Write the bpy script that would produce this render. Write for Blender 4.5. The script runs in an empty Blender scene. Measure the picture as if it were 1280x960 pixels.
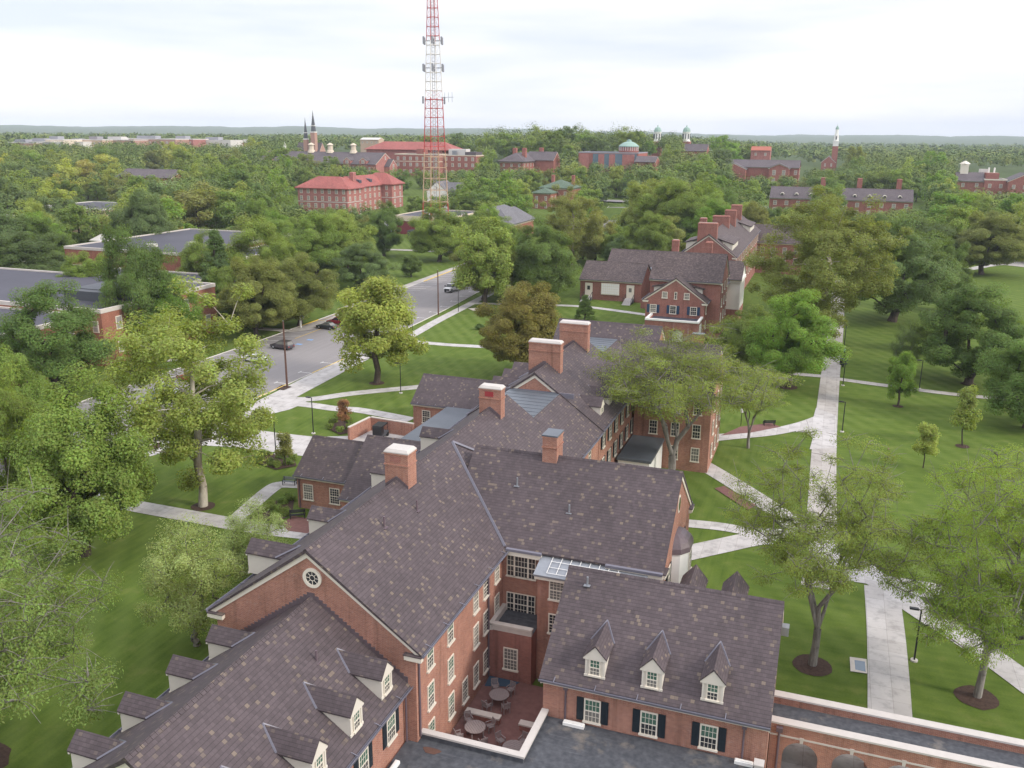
# A college campus seen from the air. Metres; X to the right along the halls' cross axis, Y away along their long axis.
import bpy, bmesh, math, random
import numpy as np
from mathutils import Vector, Matrix, noise as mnoise

R = math.radians
SC = bpy.context.scene
COL = SC.collection
rnd = random.Random(11)

# ---------------------------------------------------------------- camera model
F, PITCH, ROLL, YAW, CH = 1112.55, R(15.693), R(0.4526), R(-19.537), 40.0
_cy, _sy, _cp, _sp, _cr, _sr = math.cos(YAW), math.sin(YAW), math.cos(PITCH), math.sin(PITCH), math.cos(ROLL), math.sin(ROLL)
FWD = Vector((_sy*_cp, _cy*_cp, -_sp)); _rt = Vector((_cy, -_sy, 0)); _up = _rt.cross(FWD)
RGT = _rt*_cr + _up*_sr; UPV = -_rt*_sr + _up*_cr

def sstep(t):
    t = max(0.0, min(1.0, t)); return t*t*(3-2*t)
def gz(x, y):
    """height of the terrain: level round the halls, a gentle rise towards the town, far hills"""
    r = math.hypot(x, y)
    if r < 330: return 0.0
    a = math.atan2(x, y); w = math.exp(-((a+.24)/.2)**2); w = w if a < -.24 else max(w, .12)
    z = (17+7*w-10*sstep((a+.18)/.14))*sstep((r-330-130*w)/(650-390*w)) - 7*w*sstep((r-1000)/1500)
    if r > 4200:
        z += sstep((r-4200)/3600)*(40 + 22*mnoise.noise(Vector((a*4.1, 2.2, r/4500))) + 14*mnoise.noise(Vector((a*15, 5.2, r/1700))) - 26*a)
    return z
def ray(px, py):
    return FWD + RGT*((px-640)/F) - UPV*((py-480)/F)
def at(px, py, z=0.0):
    """the point at height z above the ground that the photograph shows at (px, py)"""
    d = ray(px, py); k = math.hypot(d.x, d.y)
    t = (z-CH)/d.z if d.z < 0 else 9e9
    if t*k > 329:
        t = 328/k
        while t < 6500 and CH+d.z*t > gz(d.x*t, d.y*t)+z: t += 6
        lo = t-6
        for _ in range(12):
            m = (lo+t)/2
            if CH+d.z*m > gz(d.x*m, d.y*m)+z: lo = m
            else: t = m
    return Vector((d.x*t, d.y*t, z+gz(d.x*t, d.y*t)))
def xat(px, y):
    d = ray(px, 200); return y*d.x/d.y
def yat(px, x):
    d = ray(px, 200); return x*d.y/d.x
def pix(p):
    v = Vector(p)-Vector((0, 0, CH)); w = v.dot(FWD)
    return 640+F*v.dot(RGT)/w, 480-F*v.dot(UPV)/w
def zat(x, y, px, py):
    """height above which (x, y) shows at pixel row py"""
    d = ray(px, py); return CH + math.hypot(x, y)*d.z/math.hypot(d.x, d.y)

cam = bpy.data.cameras.new('camera'); camo = bpy.data.objects.new('camera', cam); COL.objects.link(camo)
cam.sensor_width = 36; cam.lens = 36*F/1280; cam.clip_end = 20000; cam.clip_start = .5
camo.matrix_world = Matrix(((RGT.x, UPV.x, -FWD.x, 0), (RGT.y, UPV.y, -FWD.y, 0), (RGT.z, UPV.z, -FWD.z, CH), (0, 0, 0, 1)))
SC.camera = camo

# ---------------------------------------------------------------- materials
class NT:
    def __init__(s, name):
        s.m = bpy.data.materials.new(name); s.m.use_nodes = True
        s.t = s.m.node_tree; s.b = s.t.nodes['Principled BSDF']; s.out = s.t.nodes['Material Output']
    def n(s, typ, **kw):
        nd = s.t.nodes.new(typ)
        for k, v in kw.items():
            if k.startswith('i_'):
                nd.inputs[k[2:].replace('_', ' ')].default_value = v
            else: setattr(nd, k, v)
        return nd
    def l(s, a, b): s.t.links.new(a, b)
    def math(s, op, a, b=None, c=None):
        nd = s.t.nodes.new('ShaderNodeMath'); nd.operation = op
        for i, v in enumerate((a, b, c)):
            if v is None: continue
            if isinstance(v, (int, float)): nd.inputs[i].default_value = v
            else: s.l(v, nd.inputs[i])
        return nd.outputs[0]
    def mix(s, fac, a, b, blend='MIX'):
        nd = s.t.nodes.new('ShaderNodeMix'); nd.data_type = 'RGBA'; nd.blend_type = blend
        for i, v in ((0, fac), (6, a), (7, b)):
            if isinstance(v, (int, float)): nd.inputs[i].default_value = v
            elif isinstance(v, tuple): nd.inputs[i].default_value = (*v, 1) if len(v) == 3 else v
            else: s.l(v, nd.inputs[i])
        return nd.outputs[2]
    def ramp(s, fac, stops):
        nd = s.t.nodes.new('ShaderNodeValToRGB'); e = nd.color_ramp.elements
        while len(e) < len(stops): e.new(.5)
        for q, (p, c) in zip(e, stops):
            q.position = p; q.color = (*c, 1) if isinstance(c, tuple) else (c, c, c, 1)
        s.l(fac, nd.inputs[0]); return nd.outputs[0]
    def pos(s):
        return s.t.nodes.new('ShaderNodeNewGeometry').outputs['Position']
    def noise(s, vec, scale, detail=3, rough=.55):
        nd = s.n('ShaderNodeTexNoise'); nd.inputs['Scale'].default_value = scale
        nd.inputs['Detail'].default_value = detail; nd.inputs['Roughness'].default_value = rough
        if vec is not None: s.l(vec, nd.inputs['Vector'])
        return nd.outputs['Fac']
    def scalev(s, vec, v):
        nd = s.n('ShaderNodeVectorMath', operation='MULTIPLY'); nd.inputs[1].default_value = v
        s.l(vec, nd.inputs[0]); return nd.outputs[0]
    def wallvec(s):
        """(along the wall, height, 0) for walls and roof slopes facing either axis"""
        g = s.n('ShaderNodeNewGeometry'); a = s.n('ShaderNodeSeparateXYZ'); b = s.n('ShaderNodeSeparateXYZ')
        s.l(g.outputs['Position'], a.inputs[0]); s.l(g.outputs['True Normal'], b.inputs[0])
        f = s.math('GREATER_THAN', s.math('ABSOLUTE', b.outputs[0]), s.math('ABSOLUTE', b.outputs[1]))
        u = s.math('ADD', s.math('MULTIPLY', f, a.outputs[1]), s.math('MULTIPLY', s.math('SUBTRACT', 1., f), a.outputs[0]))
        c = s.n('ShaderNodeCombineXYZ'); s.l(u, c.inputs[0]); s.l(a.outputs[2], c.inputs[1])
        return c.outputs[0], u, a.outputs[2], g.outputs['Position']
    def done(s, col=None, rough=.8, spec=.3, bump=None, bs=.3, bd=.02):
        if col is not None:
            if isinstance(col, tuple): s.b.inputs['Base Color'].default_value = (*col, 1)
            else: s.l(col, s.b.inputs['Base Color'])
        if isinstance(rough, (int, float)): s.b.inputs['Roughness'].default_value = rough
        else: s.l(rough, s.b.inputs['Roughness'])
        s.b.inputs['Specular IOR Level'].default_value = spec
        if bump is not None:
            nd = s.n('ShaderNodeBump'); nd.inputs['Strength'].default_value = bs; nd.inputs['Distance'].default_value = bd
            s.l(bump, nd.inputs['Height']); s.l(nd.outputs[0], s.b.inputs['Normal'])
        return s.m
M = {}
def flat(name, col, rough=.7, spec=.3, nz=.12, sc=3.0, metal=0):
    t = NT(name); f = t.noise(t.pos(), sc, 4)
    lo = tuple(c*(1-nz) for c in col); hi = tuple(min(1, c*(1+nz)) for c in col)
    m = t.done(t.mix(f, lo, hi), rough, spec); t.b.inputs['Metallic'].default_value = metal
    M[name] = m; return m

def brick(name, c1, c2, mortar, bw=.22, bh=.078, var=.25):
    t = NT(name); v, u, z, p = t.wallvec()
    b = t.n('ShaderNodeTexBrick', offset=.5); t.l(v, b.inputs['Vector'])
    b.inputs['Scale'].default_value = 1; b.inputs['Brick Width'].default_value = bw; b.inputs['Row Height'].default_value = bh
    b.inputs['Mortar Size'].default_value = .008; b.inputs['Mortar Smooth'].default_value = .4; b.inputs['Bias'].default_value = 0
    b.inputs['Color1'].default_value = (*c1, 1); b.inputs['Color2'].default_value = (*c2, 1); b.inputs['Mortar'].default_value = (*mortar, 1)
    n1 = t.noise(p, .55, 4); n2 = t.noise(t.scalev(p, (1.2, 1.2, .25)), 1.5, 3)
    w = t.math('ADD', t.math('MULTIPLY', n1, .6), t.math('MULTIPLY', n2, .4))
    col = t.mix(1., b.outputs['Color'], t.ramp(w, [(.3, 1-var), (.7, 1+var*.35)]), 'MULTIPLY')
    n3 = t.noise(t.scalev(p, (2.2, 2.2, .12)), 1., 4); col = t.mix(1., col, t.ramp(n3, [(.28, .72), (.45, 1.)]), 'MULTIPLY')
    n4 = t.noise(p, 2.3, 5); col = t.mix(t.math('MULTIPLY', t.ramp(n4, [(.6, 0.), (.8, 1.)]), .3), col, mortar)
    M[name] = t.done(col, .88, .2, b.outputs['Fac'], -.25, .008)
brick('brick', (.43, .188, .122), (.31, .125, .088), (.48, .38, .32))
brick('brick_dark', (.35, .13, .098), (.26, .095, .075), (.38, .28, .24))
brick('brick_far', (.37, .125, .1), (.3, .1, .08), (.4, .24, .2), .24, .09)
brick('brick_orange', (.36, .135, .088), (.29, .105, .07), (.42, .27, .2), .24, .09)
brick('brick_pink', (.44, .17, .15), (.37, .13, .115), (.45, .27, .24), .24, .09)

def shingle(name, base, tan, w=.33, h=.27, frac=.11, var=.16):
    t = NT(name); v, u, z, p = t.wallvec()
    vr = t.math('DIVIDE', z, h*.6); row = t.math('FLOOR', vr); fr = t.math('FRACT', vr)
    us = t.math('ADD', t.math('DIVIDE', u, w), t.math('MULTIPLY', t.math('MODULO', row, 2.), .5)); cl = t.math('FLOOR', us); fu = t.math('FRACT', us)
    cc = t.n('ShaderNodeCombineXYZ'); t.l(cl, cc.inputs[0]); t.l(row, cc.inputs[1])
    wn = t.n('ShaderNodeTexWhiteNoise', noise_dimensions='2D'); t.l(cc.outputs[0], wn.inputs['Vector'])
    sep = t.n('ShaderNodeSeparateColor'); t.l(wn.outputs['Color'], sep.inputs[0])
    fac = t.math('MULTIPLY', t.math('GREATER_THAN', sep.outputs[0], 1-frac), t.math('ADD', .3, t.math('MULTIPLY', sep.outputs[2], .7)))
    tone = t.mix(sep.outputs[1], tuple(c*(1-var) for c in base), tuple(c*(1+var) for c in base))
    col = t.mix(fac, tone, tan)
    line = t.math('MAXIMUM', t.math('LESS_THAN', fr, .16), t.math('MULTIPLY', t.math('LESS_THAN', fu, .07), .6))
    col = t.mix(t.math('MULTIPLY', line, .6), col, tuple(c*.35 for c in base))
    big = t.noise(p, .16, 5); st = t.noise(t.scalev(p, (1.1, 1.1, .09)), 1., 4)
    col = t.mix(1., col, t.ramp(t.math('ADD', t.math('MULTIPLY', big, .55), t.math('MULTIPLY', st, .45)), [(.32, .76), (.5, 1.), (.68, 1.16)]), 'MULTIPLY')
    M[name] = t.done(col, .72, .35, fr, .5, .02)
shingle('roof_tiles', (.084, .065, .07), (.175, .137, .11), .25, .25, .085, .14)
shingle('roof_brown', (.085, .063, .062), (.14, .105, .096), .3, .25, .2, .3)
shingle('roof_far', (.105, .085, .092), (.13, .11, .11), .5, .4, .15)
shingle('roof_red', (.32, .092, .078), (.37, .125, .1), .5, .5, .2)
shingle('roof_green', (.09, .135, .09), (.11, .16, .11), .5, .5, .1)
shingle('roof_grey', (.15, .145, .155), (.18, .17, .18), .5, .4, .15)

flat('trim', (.72, .66, .56), .55, .3, .06)
flat('siding', (.66, .61, .53), .6, .3, .05)
flat('white_paint', (.8, .79, .76), .5, .4, .05)
flat('stone', (.56, .51, .46), .85, .2, .14, 2.)
flat('stone_white', (.52, .485, .455), .85, .2, .12, 2.)
flat('gutter_metal', (.17, .165, .2), .45, .5, .15, 1.2)
flat('pipe_metal', (.13, .095, .11), .5, .4)
flat('galvanised', (.27, .285, .31), .4, .5, .2, metal=.4)
flat('copper_dark', (.12, .09, .1), .45, .5, .3, 5)
flat('shutter_dark', (.012, .019, .026), .5, .4, .2)
flat('shutter_blue', (.02, .05, .1), .5, .4, .2)
flat('black_metal', (.016, .015, .018), .45, .4, .2)
flat('wood_pole', (.12, .065, .05), .8, .2, .25)
flat('wood_grey', (.27, .225, .22), .75, .25, .18, 9)
flat('mulch', (.07, .046, .037), .95, .1, .6, 5)
flat('red_paint', (.45, .05, .045), .45, .4, .15)
flat('tower_white', (.7, .66, .62), .5, .3, .1)
flat('tower_orange', (.52, .35, .23), .55, .3, .2)
flat('dark_panel', (.07, .075, .085), .5, .4, .2)
flat('metal_deck', (.105, .12, .14), .42, .4, .2, .9)
flat('louver_red', (.33, .045, .05), .6, .3, .1)
flat('copper_green', (.26, .38, .33), .6, .3, .15)
flat('cream', (.62, .53, .42), .7, .2, .08, .2)
flat('pale_concrete', (.62, .59, .55), .8, .2, .08, .2)
flat('pink_brick_far', (.42, .25, .2), .85, .2, .12, .15)
flat('tan_far', (.5, .36, .26), .85, .2, .12, .15)
flat('red_roof_far', (.38, .13, .09), .8, .2, .12, .15)
flat('grey_far', (.3, .3, .33), .8, .2, .12, .15)
flat('maroon_wall', (.21, .045, .055), .7, .3, .12, .4)
flat('blue_glass', (.12, .17, .22), .2, .6, .2, .4)
flat('tyre', (.015, .015, .016), .85, .2)
flat('rim', (.4, .41, .43), .35, .5, .1, metal=.6)
flat('lamp_red', (.35, .02, .02), .3, .5)
flat('lamp_clear', (.7, .7, .7), .2, .6)
flat('blue_light', (.02, .12, .7), .3, .5)
flat('hydrant', (.55, .04, .06), .45, .4)
flat('yellow_paint', (.75, .5, .06), .7, .2, .1)
flat('far_pane', (.3, .28, .26), .4, .4, .5, .35)
flat('blue_paint', (.22, .36, .6), .7, .2, .1)
flat('line_paint', (.72, .71, .69), .7, .2, .15)
flat('patio_brick', (.19, .1, .09), .9, .15, .35, 2.4)
flat('tarp_blue', (.05, .09, .14), .7, .3, .2)

t = NT('glass'); oi = t.n('ShaderNodeObjectInfo'); f = t.noise(t.pos(), .8, 2)
bl = t.math('MULTIPLY', t.math('GREATER_THAN', oi.outputs['Random'], .62), .8)
t.done(t.mix(bl, t.mix(f, (.012, .013, .017), (.06, .065, .07)), (.22, .21, .19)), .06, .6); M['glass'] = t.m
t = NT('glass_tree_reflection'); f = t.noise(t.pos(), 1.7, 3)  # upper sashes: green reflection of trees painted into the pane colour
t.done(t.mix(f, (.035, .085, .06), (.1, .19, .14)), .1, .55); M['glass_tree_reflection'] = t.m

# roofing felt with dust drifts and ponding stains
t = NT('felt_roof'); p = t.pos()
n1 = t.noise(p, .45, 6, .62); n2 = t.noise(p, 2.6, 4); n3 = t.noise(t.scalev(p, (.3, 6, 1)), 1., 2)
c = t.mix(t.ramp(n2, [(.35, 0.), (.75, 1.)]), (.052, .056, .066), (.1, .105, .118))
c = t.mix(t.math('MULTIPLY', t.ramp(n1, [(.58, 0.), (.74, 1.)]), .8), c, (.24, .205, .17))
c = t.mix(t.ramp(n3, [(.62, 0.), (.7, .25)]), c, (.17, .175, .19))
M['felt_roof'] = t.done(c, .7, .35)
t = NT('felt_far'); p = t.pos(); n1 = t.noise(p, .06, 4)
M['felt_far'] = t.done(t.mix(n1, (.05, .05, .064), (.095, .093, .115)), .75, .3)

# concrete paving with joints, stains
def paving(name, c0, c1, joint=1.52):
    t = NT(name); p = t.pos(); n1 = t.noise(p, .35, 5); n2 = t.noise(p, 4., 4)
    b = t.n('ShaderNodeTexBrick', offset=0.); t.l(p, b.inputs['Vector'])
    b.inputs['Scale'].default_value = 1; b.inputs['Brick Width'].default_value = joint; b.inputs['Row Height'].default_value = joint*1.15
    b.inputs['Mortar Size'].default_value = .022; b.inputs['Mortar Smooth'].default_value = .3
    b.inputs['Color1'].default_value = (1, 1, 1, 1); b.inputs['Color2'].default_value = (.83, .82, .81, 1); b.inputs['Mortar'].default_value = (.66, .64, .62, 1)
    c = t.mix(t.math('ADD', t.math('MULTIPLY', n1, .7), t.math('MULTIPLY', n2, .3)), c0, c1)
    c = t.mix(1., c, t.ramp(t.noise(p, .9, 6, .65), [(.34, .74), (.5, 1.)]), 'MULTIPLY')
    M[name] = t.done(t.mix(1., c, b.outputs['Color'], 'MULTIPLY'), .88, .2)
paving('concrete', (.43, .405, .39), (.61, .59, .58))
paving('concrete_old', (.34, .31, .29), (.56, .53, .5), 1.6)
t = NT('asphalt'); p = t.pos(); n1 = t.noise(p, .12, 5, .6); n2 = t.noise(p, 3., 3); n3 = t.noise(t.scalev(p, (1.2, .06, 1)), 1., 3)
c = t.mix(t.math('ADD', t.math('MULTIPLY', n1, .5), t.math('MULTIPLY', n3, .5)), (.2, .185, .185), (.33, .31, .305))
M['asphalt'] = t.done(t.mix(t.math('MULTIPLY', n2, .25), c, (.15, .14, .14)), .9, .2)

# lawn: mown stripes, patches, blades
t = NT('lawn'); p = t.pos()
n1 = t.noise(p, .035, 4); n2 = t.noise(p, .5, 5, .65); n3 = t.noise(p, 7., 3); n4a = t.noise(t.scalev(p, (1.9, .1, 1)), 1., 3); n4b = t.noise(t.scalev(p, (.07, 1.3, 1)), 1., 4)
sp = t.n('ShaderNodeSeparateXYZ'); t.l(p, sp.inputs[0])
rt_ = t.math('GREATER_THAN', sp.outputs[0], -6.)
n4 = t.math('ADD', t.math('MULTIPLY', n4b, rt_), t.math('MULTIPLY', n4a, t.math('SUBTRACT', 1., rt_)))
ph = t.math('ADD', t.math('MULTIPLY', sp.outputs[0], .8), t.math('MULTIPLY', sp.outputs[1], .55))
st = t.math('ADD', t.math('MULTIPLY', t.math('SINE', t.math('MULTIPLY', ph, 2.6)), .5), .5)
st = t.math('MULTIPLY', st, t.ramp(n1, [(.4, .15), (.6, .9)]))
w = t.math('ADD', t.math('ADD', t.math('MULTIPLY', n2, .35), t.math('MULTIPLY', n3, .25)), t.math('MULTIPLY', n4, .4))
w = t.ramp(w, [(.3, 0.), (.7, 1.)])
c = t.mix(w, (.044, .083, .011), (.132, .182, .032))
c = t.mix(t.math('MULTIPLY', st, .5), c, (.15, .2, .052))
c = t.mix(t.math('MULTIPLY', t.ramp(n2, [(.55, 0.), (.75, 1.)]), .4), c, (.185, .175, .065))
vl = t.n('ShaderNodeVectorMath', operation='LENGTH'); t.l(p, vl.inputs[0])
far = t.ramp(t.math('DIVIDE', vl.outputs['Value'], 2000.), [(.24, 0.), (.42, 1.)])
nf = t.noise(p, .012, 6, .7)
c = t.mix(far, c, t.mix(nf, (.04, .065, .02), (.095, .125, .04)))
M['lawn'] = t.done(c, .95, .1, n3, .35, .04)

# leaves: the tree's own colour (object colour), varied by leaf and by clump
t = NT('leaf'); oi = t.n('ShaderNodeObjectInfo'); g = t.n('ShaderNodeNewGeometry'); tc = t.n('ShaderNodeTexCoord')
hs = t.n('ShaderNodeHueSaturation'); t.l(oi.outputs['Color'], hs.inputs['Color'])
nz = t.math('ADD', t.math('MULTIPLY', t.noise(tc.outputs['Object'], .4, 1), .9), t.math('MULTIPLY', t.noise(tc.outputs['Object'], 1.25, 1), .9))
t.l(t.math('ADD', .4655, t.math('MULTIPLY', g.outputs['Random Per Island'], .045)), hs.inputs['Hue'])
t.l(t.math('ADD', -.22, t.math('ADD', t.math('MULTIPLY', g.outputs['Random Per Island'], .5), t.math('MULTIPLY', nz, 1.08))), hs.inputs['Value'])
hs.inputs['Saturation'].default_value = .95
t.done(hs.outputs[0], .6, .25)
tr = t.n('ShaderNodeBsdfTranslucent'); t.l(t.mix(1., hs.outputs[0], (1.45, 1.35, .5), 'MULTIPLY'), tr.inputs['Color'])
ms = t.n('ShaderNodeMixShader'); ms.inputs[0].default_value = .45
t.l(t.b.outputs[0], ms.inputs[1]); t.l(tr.outputs[0], ms.inputs[2]); t.l(ms.outputs[0], t.out.inputs['Surface'])
M['leaf'] = t.m
t = NT('leaf_wood'); g = t.n('ShaderNodeNewGeometry'); n1 = t.noise(g.outputs['Position'], .055, 2); n2 = t.noise(g.outputs['Position'], .16, 1)
c = t.ramp(t.math('ADD', t.math('MULTIPLY', n1, .6), t.math('MULTIPLY', n2, .4)), [(.3, (.06, .105, .03)), (.45, (.1, .155, .038)), (.58, (.16, .195, .045)), (.7, (.22, .235, .055))])
t.done(t.mix(g.outputs['Random Per Island'], t.mix(1., c, (.9, .9, .9), 'MULTIPLY'), t.mix(1., c, (1.25, 1.22, 1.05), 'MULTIPLY')), .7, .2); M['leaf_wood'] = t.m
def bark(name, a, b, sc=2.5):
    t = NT(name); tc = t.n('ShaderNodeTexCoord'); n = t.noise(t.scalev(tc.outputs['Object'], (1, 1, .25)), sc, 5, .7)
    M[name] = t.done(t.ramp(n, [(.35, a), (.65, b)]), .9, .15, n, .5, .05)
bark('bark', (.045, .034, .028), (.13, .1, .082))
bark('bark_grey', (.12, .108, .095), (.3, .275, .25))
bark('bark_pale', (.2, .165, .12), (.58, .53, .45), 1.2)

# ---------------------------------------------------------------- mesh builder
class MB:
    def __init__(s): s.v, s.f, s.m = [], [], []
    def face(s, pts, mi=0):
        b = len(s.v); s.v += [tuple(p) for p in pts]; s.f.append(tuple(range(b, b+len(pts)))); s.m.append(mi); return s
    def box(s, x0, y0, z0, x1, y1, z1, mi=0):
        if x1 < x0: x0, x1 = x1, x0
        if y1 < y0: y0, y1 = y1, y0
        if z1 < z0: z0, z1 = z1, z0
        b = len(s.v); s.v += [(x, y, z) for z in (z0, z1) for x, y in ((x0, y0), (x1, y0), (x1, y1), (x0, y1))]
        for q in ((3, 2, 1, 0), (4, 5, 6, 7), (0, 1, 5, 4), (1, 2, 6, 5), (2, 3, 7, 6), (3, 0, 4, 7)):
            s.f.append(tuple(b+i for i in q)); s.m.append(mi)
        return s
    def ext(s, poly, vec, mi=0, mcap=None):
        n = len(poly); b = len(s.v); vec = Vector(vec)
        s.v += [tuple(p) for p in poly] + [tuple(Vector(p)+vec) for p in poly]
        s.f.append(tuple(b+i for i in reversed(range(n)))); s.f.append(tuple(b+n+i for i in range(n)))
        s.m += [mi if mcap is None else mcap]*2
        for i in range(n):
            j = (i+1) % n; s.f.append((b+i, b+j, b+n+j, b+n+i)); s.m.append(mi)
        return s
    def tube(s, pts, rad, n=6, mi=0, cap=True):
        pts = [Vector(p) for p in pts]; b = len(s.v)
        if isinstance(rad, (int, float)): rad = [rad]*len(pts)
        for i, p in enumerate(pts):
            d = (pts[min(i+1, len(pts)-1)]-pts[max(i-1, 0)]); d = d.normalized() if d.length > 1e-9 else Vector((0, 0, 1))
            a = Vector((0, 0, 1)) if abs(d.z) < .9 else Vector((1, 0, 0))
            x = d.cross(a).normalized(); y = d.cross(x)
            for k in range(n):
                t = 2*math.pi*k/n; s.v.append(tuple(p+(x*math.cos(t)+y*math.sin(t))*rad[i]))
        for i in range(len(pts)-1):
            for k in range(n):
                j = (k+1) % n; s.f.append((b+i*n+k, b+(i+1)*n+k, b+(i+1)*n+j, b+i*n+j)); s.m.append(mi)
        if cap:
            s.f.append(tuple(b+k for k in range(n))); s.f.append(tuple(b+(len(pts)-1)*n+k for k in reversed(range(n)))); s.m += [mi, mi]
        return s
    def lathe(s, x, y, prof, n=16, mi=0):
        return s.tube2([(Vector((x, y, z)), r) for r, z in prof], n, mi)
    def tube2(s, rings, n, mi=0):
        b = len(s.v)
        for p, r in rings:
            for k in range(n):
                t = 2*math.pi*k/n; s.v.append((p.x+r*math.cos(t), p.y+r*math.sin(t), p.z))
        for i in range(len(rings)-1):
            for k in range(n):
                j = (k+1) % n; s.f.append((b+i*n+k, b+i*n+j, b+(i+1)*n+j, b+(i+1)*n+k)); s.m.append(mi)
        s.f.append(tuple(b+k for k in reversed(range(n)))); s.f.append(tuple(b+(len(rings)-1)*n+k for k in range(n))); s.m += [mi, mi]
        return s
    def mesh(s, name, mats, smooth=False, bevel=0):
        me = bpy.data.meshes.new(name); me.from_pydata(s.v, [], s.f)
        for m in (mats if isinstance(mats, (list, tuple)) else [mats]): me.materials.append(M[m] if isinstance(m, str) else m)
        me.polygons.foreach_set('material_index', s.m)
        bm = bmesh.new(); bm.from_mesh(me)
        bmesh.ops.recalc_face_normals(bm, faces=bm.faces)
        if bevel:
            bmesh.ops.remove_doubles(bm, verts=bm.verts, dist=1e-4)
            bmesh.ops.bevel(bm, geom=[e for e in bm.edges if len(e.link_faces) == 2 and e.calc_face_angle() > .5], offset=bevel, segments=2, profile=.6, affect='EDGES')
        bm.to_mesh(me); bm.free()
        if smooth: me.polygons.foreach_set('use_smooth', [True]*len(me.polygons))
        me.update(); return me
    def build(s, name, mats, parent=None, loc=None, smooth=False, bevel=0):
        o = bpy.data.objects.new(name, s.mesh(name, mats, smooth, bevel)); COL.objects.link(o)
        if parent is not None:
            o.parent = parent
            if loc is None:                       # vertices are in world coordinates
                q = Vector((0, 0, 0)); r = parent
                while r is not None: q += r.location; r = r.parent
                o.location = -q
            else: o.location = loc
        elif loc is not None: o.location = loc
        return o
def tag(o, label, cat, group=None):
    o['label'] = label; o['category'] = cat
    if group: o['group'] = group
    return o
def thing(name, loc, label, cat, group=None, rz=0):
    o = bpy.data.objects.new(name, None); COL.objects.link(o); o.location = loc; o.rotation_euler.z = rz
    o.empty_display_size = .3
    return tag(o, label, cat, group)
def struct(o, kind='structure'):
    o['kind'] = kind; return o
def kids(o): return [c for c in bpy.data.objects if c.parent == o]
def dup(o, loc=None, rz=None, sc=None, label=None, group=None, color=None, children=None):
    c = o.copy(); COL.objects.link(c)
    if loc is not None: c.location = loc
    if rz is not None: c.rotation_euler.z = rz
    if sc is not None: c.scale = sc
    if label: c['label'] = label
    if group: c['group'] = group
    for ch in (children if children is not None else kids(o)):
        d = ch.copy(); COL.objects.link(d); d.parent = c
        if color and d.name.startswith('crown'): d.color = color
        for g in kids(ch):
            e = g.copy(); COL.objects.link(e); e.parent = d
    return c
def wpos(o):
    q = Vector((0, 0, 0))
    while o is not None: q += o.location; o = o.parent
    return q
# ---------------------------------------------------------------- building kit
ROT = {'S': 0.0, 'E': R(90), 'N': R(180), 'W': R(-90)}
_wc = {}
def win_meshes(w, h, cols, rows, casing, green):
    key = (w, h, cols, rows, casing, green)
    if key in _wc: return _wc[key]
    f = MB(); hw, hh = w/2, h/2; k = casing
    f.box(-hw, -.07, -hh+k, -hw+k, .0, hh); f.box(hw-k, -.07, -hh+k, hw, .0, hh); f.box(-hw+k, -.07, hh-k, hw-k, .0, hh)
    f.box(-hw-.06, -.16, -hh, hw+.06, .0, -hh+k+.03)                 # sill
    iw = w-2*k; z0, z1 = -hh+k+.03, hh-k
    f.box(-iw/2, -.055, -.04, iw/2, -.0, .04)
    for i in range(1, cols): x = -iw/2+iw*i/cols; f.box(x-.014, -.045, z0, x+.014, -.015, z1)
    for sgn in (0, 1):
        a, b = (z0, -.04) if sgn == 0 else (.04, z1)
        for i in range(1, rows): z = a+(b-a)*i/rows; f.box(-iw/2, -.043, z-.014, iw/2, -.017, z+.014)
    p = MB(); p.box(-iw/2, -.028, z0, iw/2, -.004, 0, 0); p.box(-iw/2, -.034, 0, iw/2, -.004, z1, 1 if green else 0)
    _wc[key] = (f.mesh('window', 'trim'), p.mesh('pane', ['glass', 'glass_tree_reflection']))
    return _wc[key]
_sh = {}
def window(root, x, y, z, face, w=.95, h=1.75, cols=3, rows=2, casing=.09, green=False, shutter=None, name='window', sub=True):
    fm, pm = win_meshes(w, h, cols, rows, casing, green)
    o = bpy.data.objects.new(name, fm); COL.objects.link(o); o.parent = root
    o.location = Vector((x, y, z))-wpos(root); o.rotation_euler.z = ROT[face]
    p = bpy.data.objects.new('pane', pm); COL.objects.link(p)
    p.parent = o
    if shutter:
        key = (w, h, shutter)
        if key not in _sh:
            b = MB(); sw = w*.42; b.box(-sw/2, -.05, -h/2+.08, sw/2, 0, h/2)
            for zz in (-h*.22, h*.25): b.box(-sw/2+.05, -.065, zz-h*.17, sw/2-.05, -.045, zz+h*.17)
            _sh[key] = b.mesh('shutter', shutter)
        for s in (-1, 1):
            q = bpy.data.objects.new('shutter', _sh[key]); COL.objects.link(q); q.parent = o
            q.location = (s*(w/2+w*.21+.03), 0, 0)
    return o
_fw = {}
def far_window(root, x, y, z, face, w=1.1, h=1.9):
    key = (w, h)
    if key not in _fw:
        b = MB(); b.box(-w/2, -.1, -h/2, w/2, 0, h/2, 0); b.box(-w/2+.16, -.13, -h/2+.2, w/2-.16, -.1, -.05, 1); b.box(-w/2+.16, -.13, .05, w/2-.16, -.1, h/2-.16, 1)
        _fw[key] = b.mesh('window', ['trim', 'far_pane'])
    o = bpy.data.objects.new('window', _fw[key]); COL.objects.link(o); o.parent = root
    o.location = Vector((x, y, z))-wpos(root); o.rotation_euler.z = ROT[face]
    return o

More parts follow.
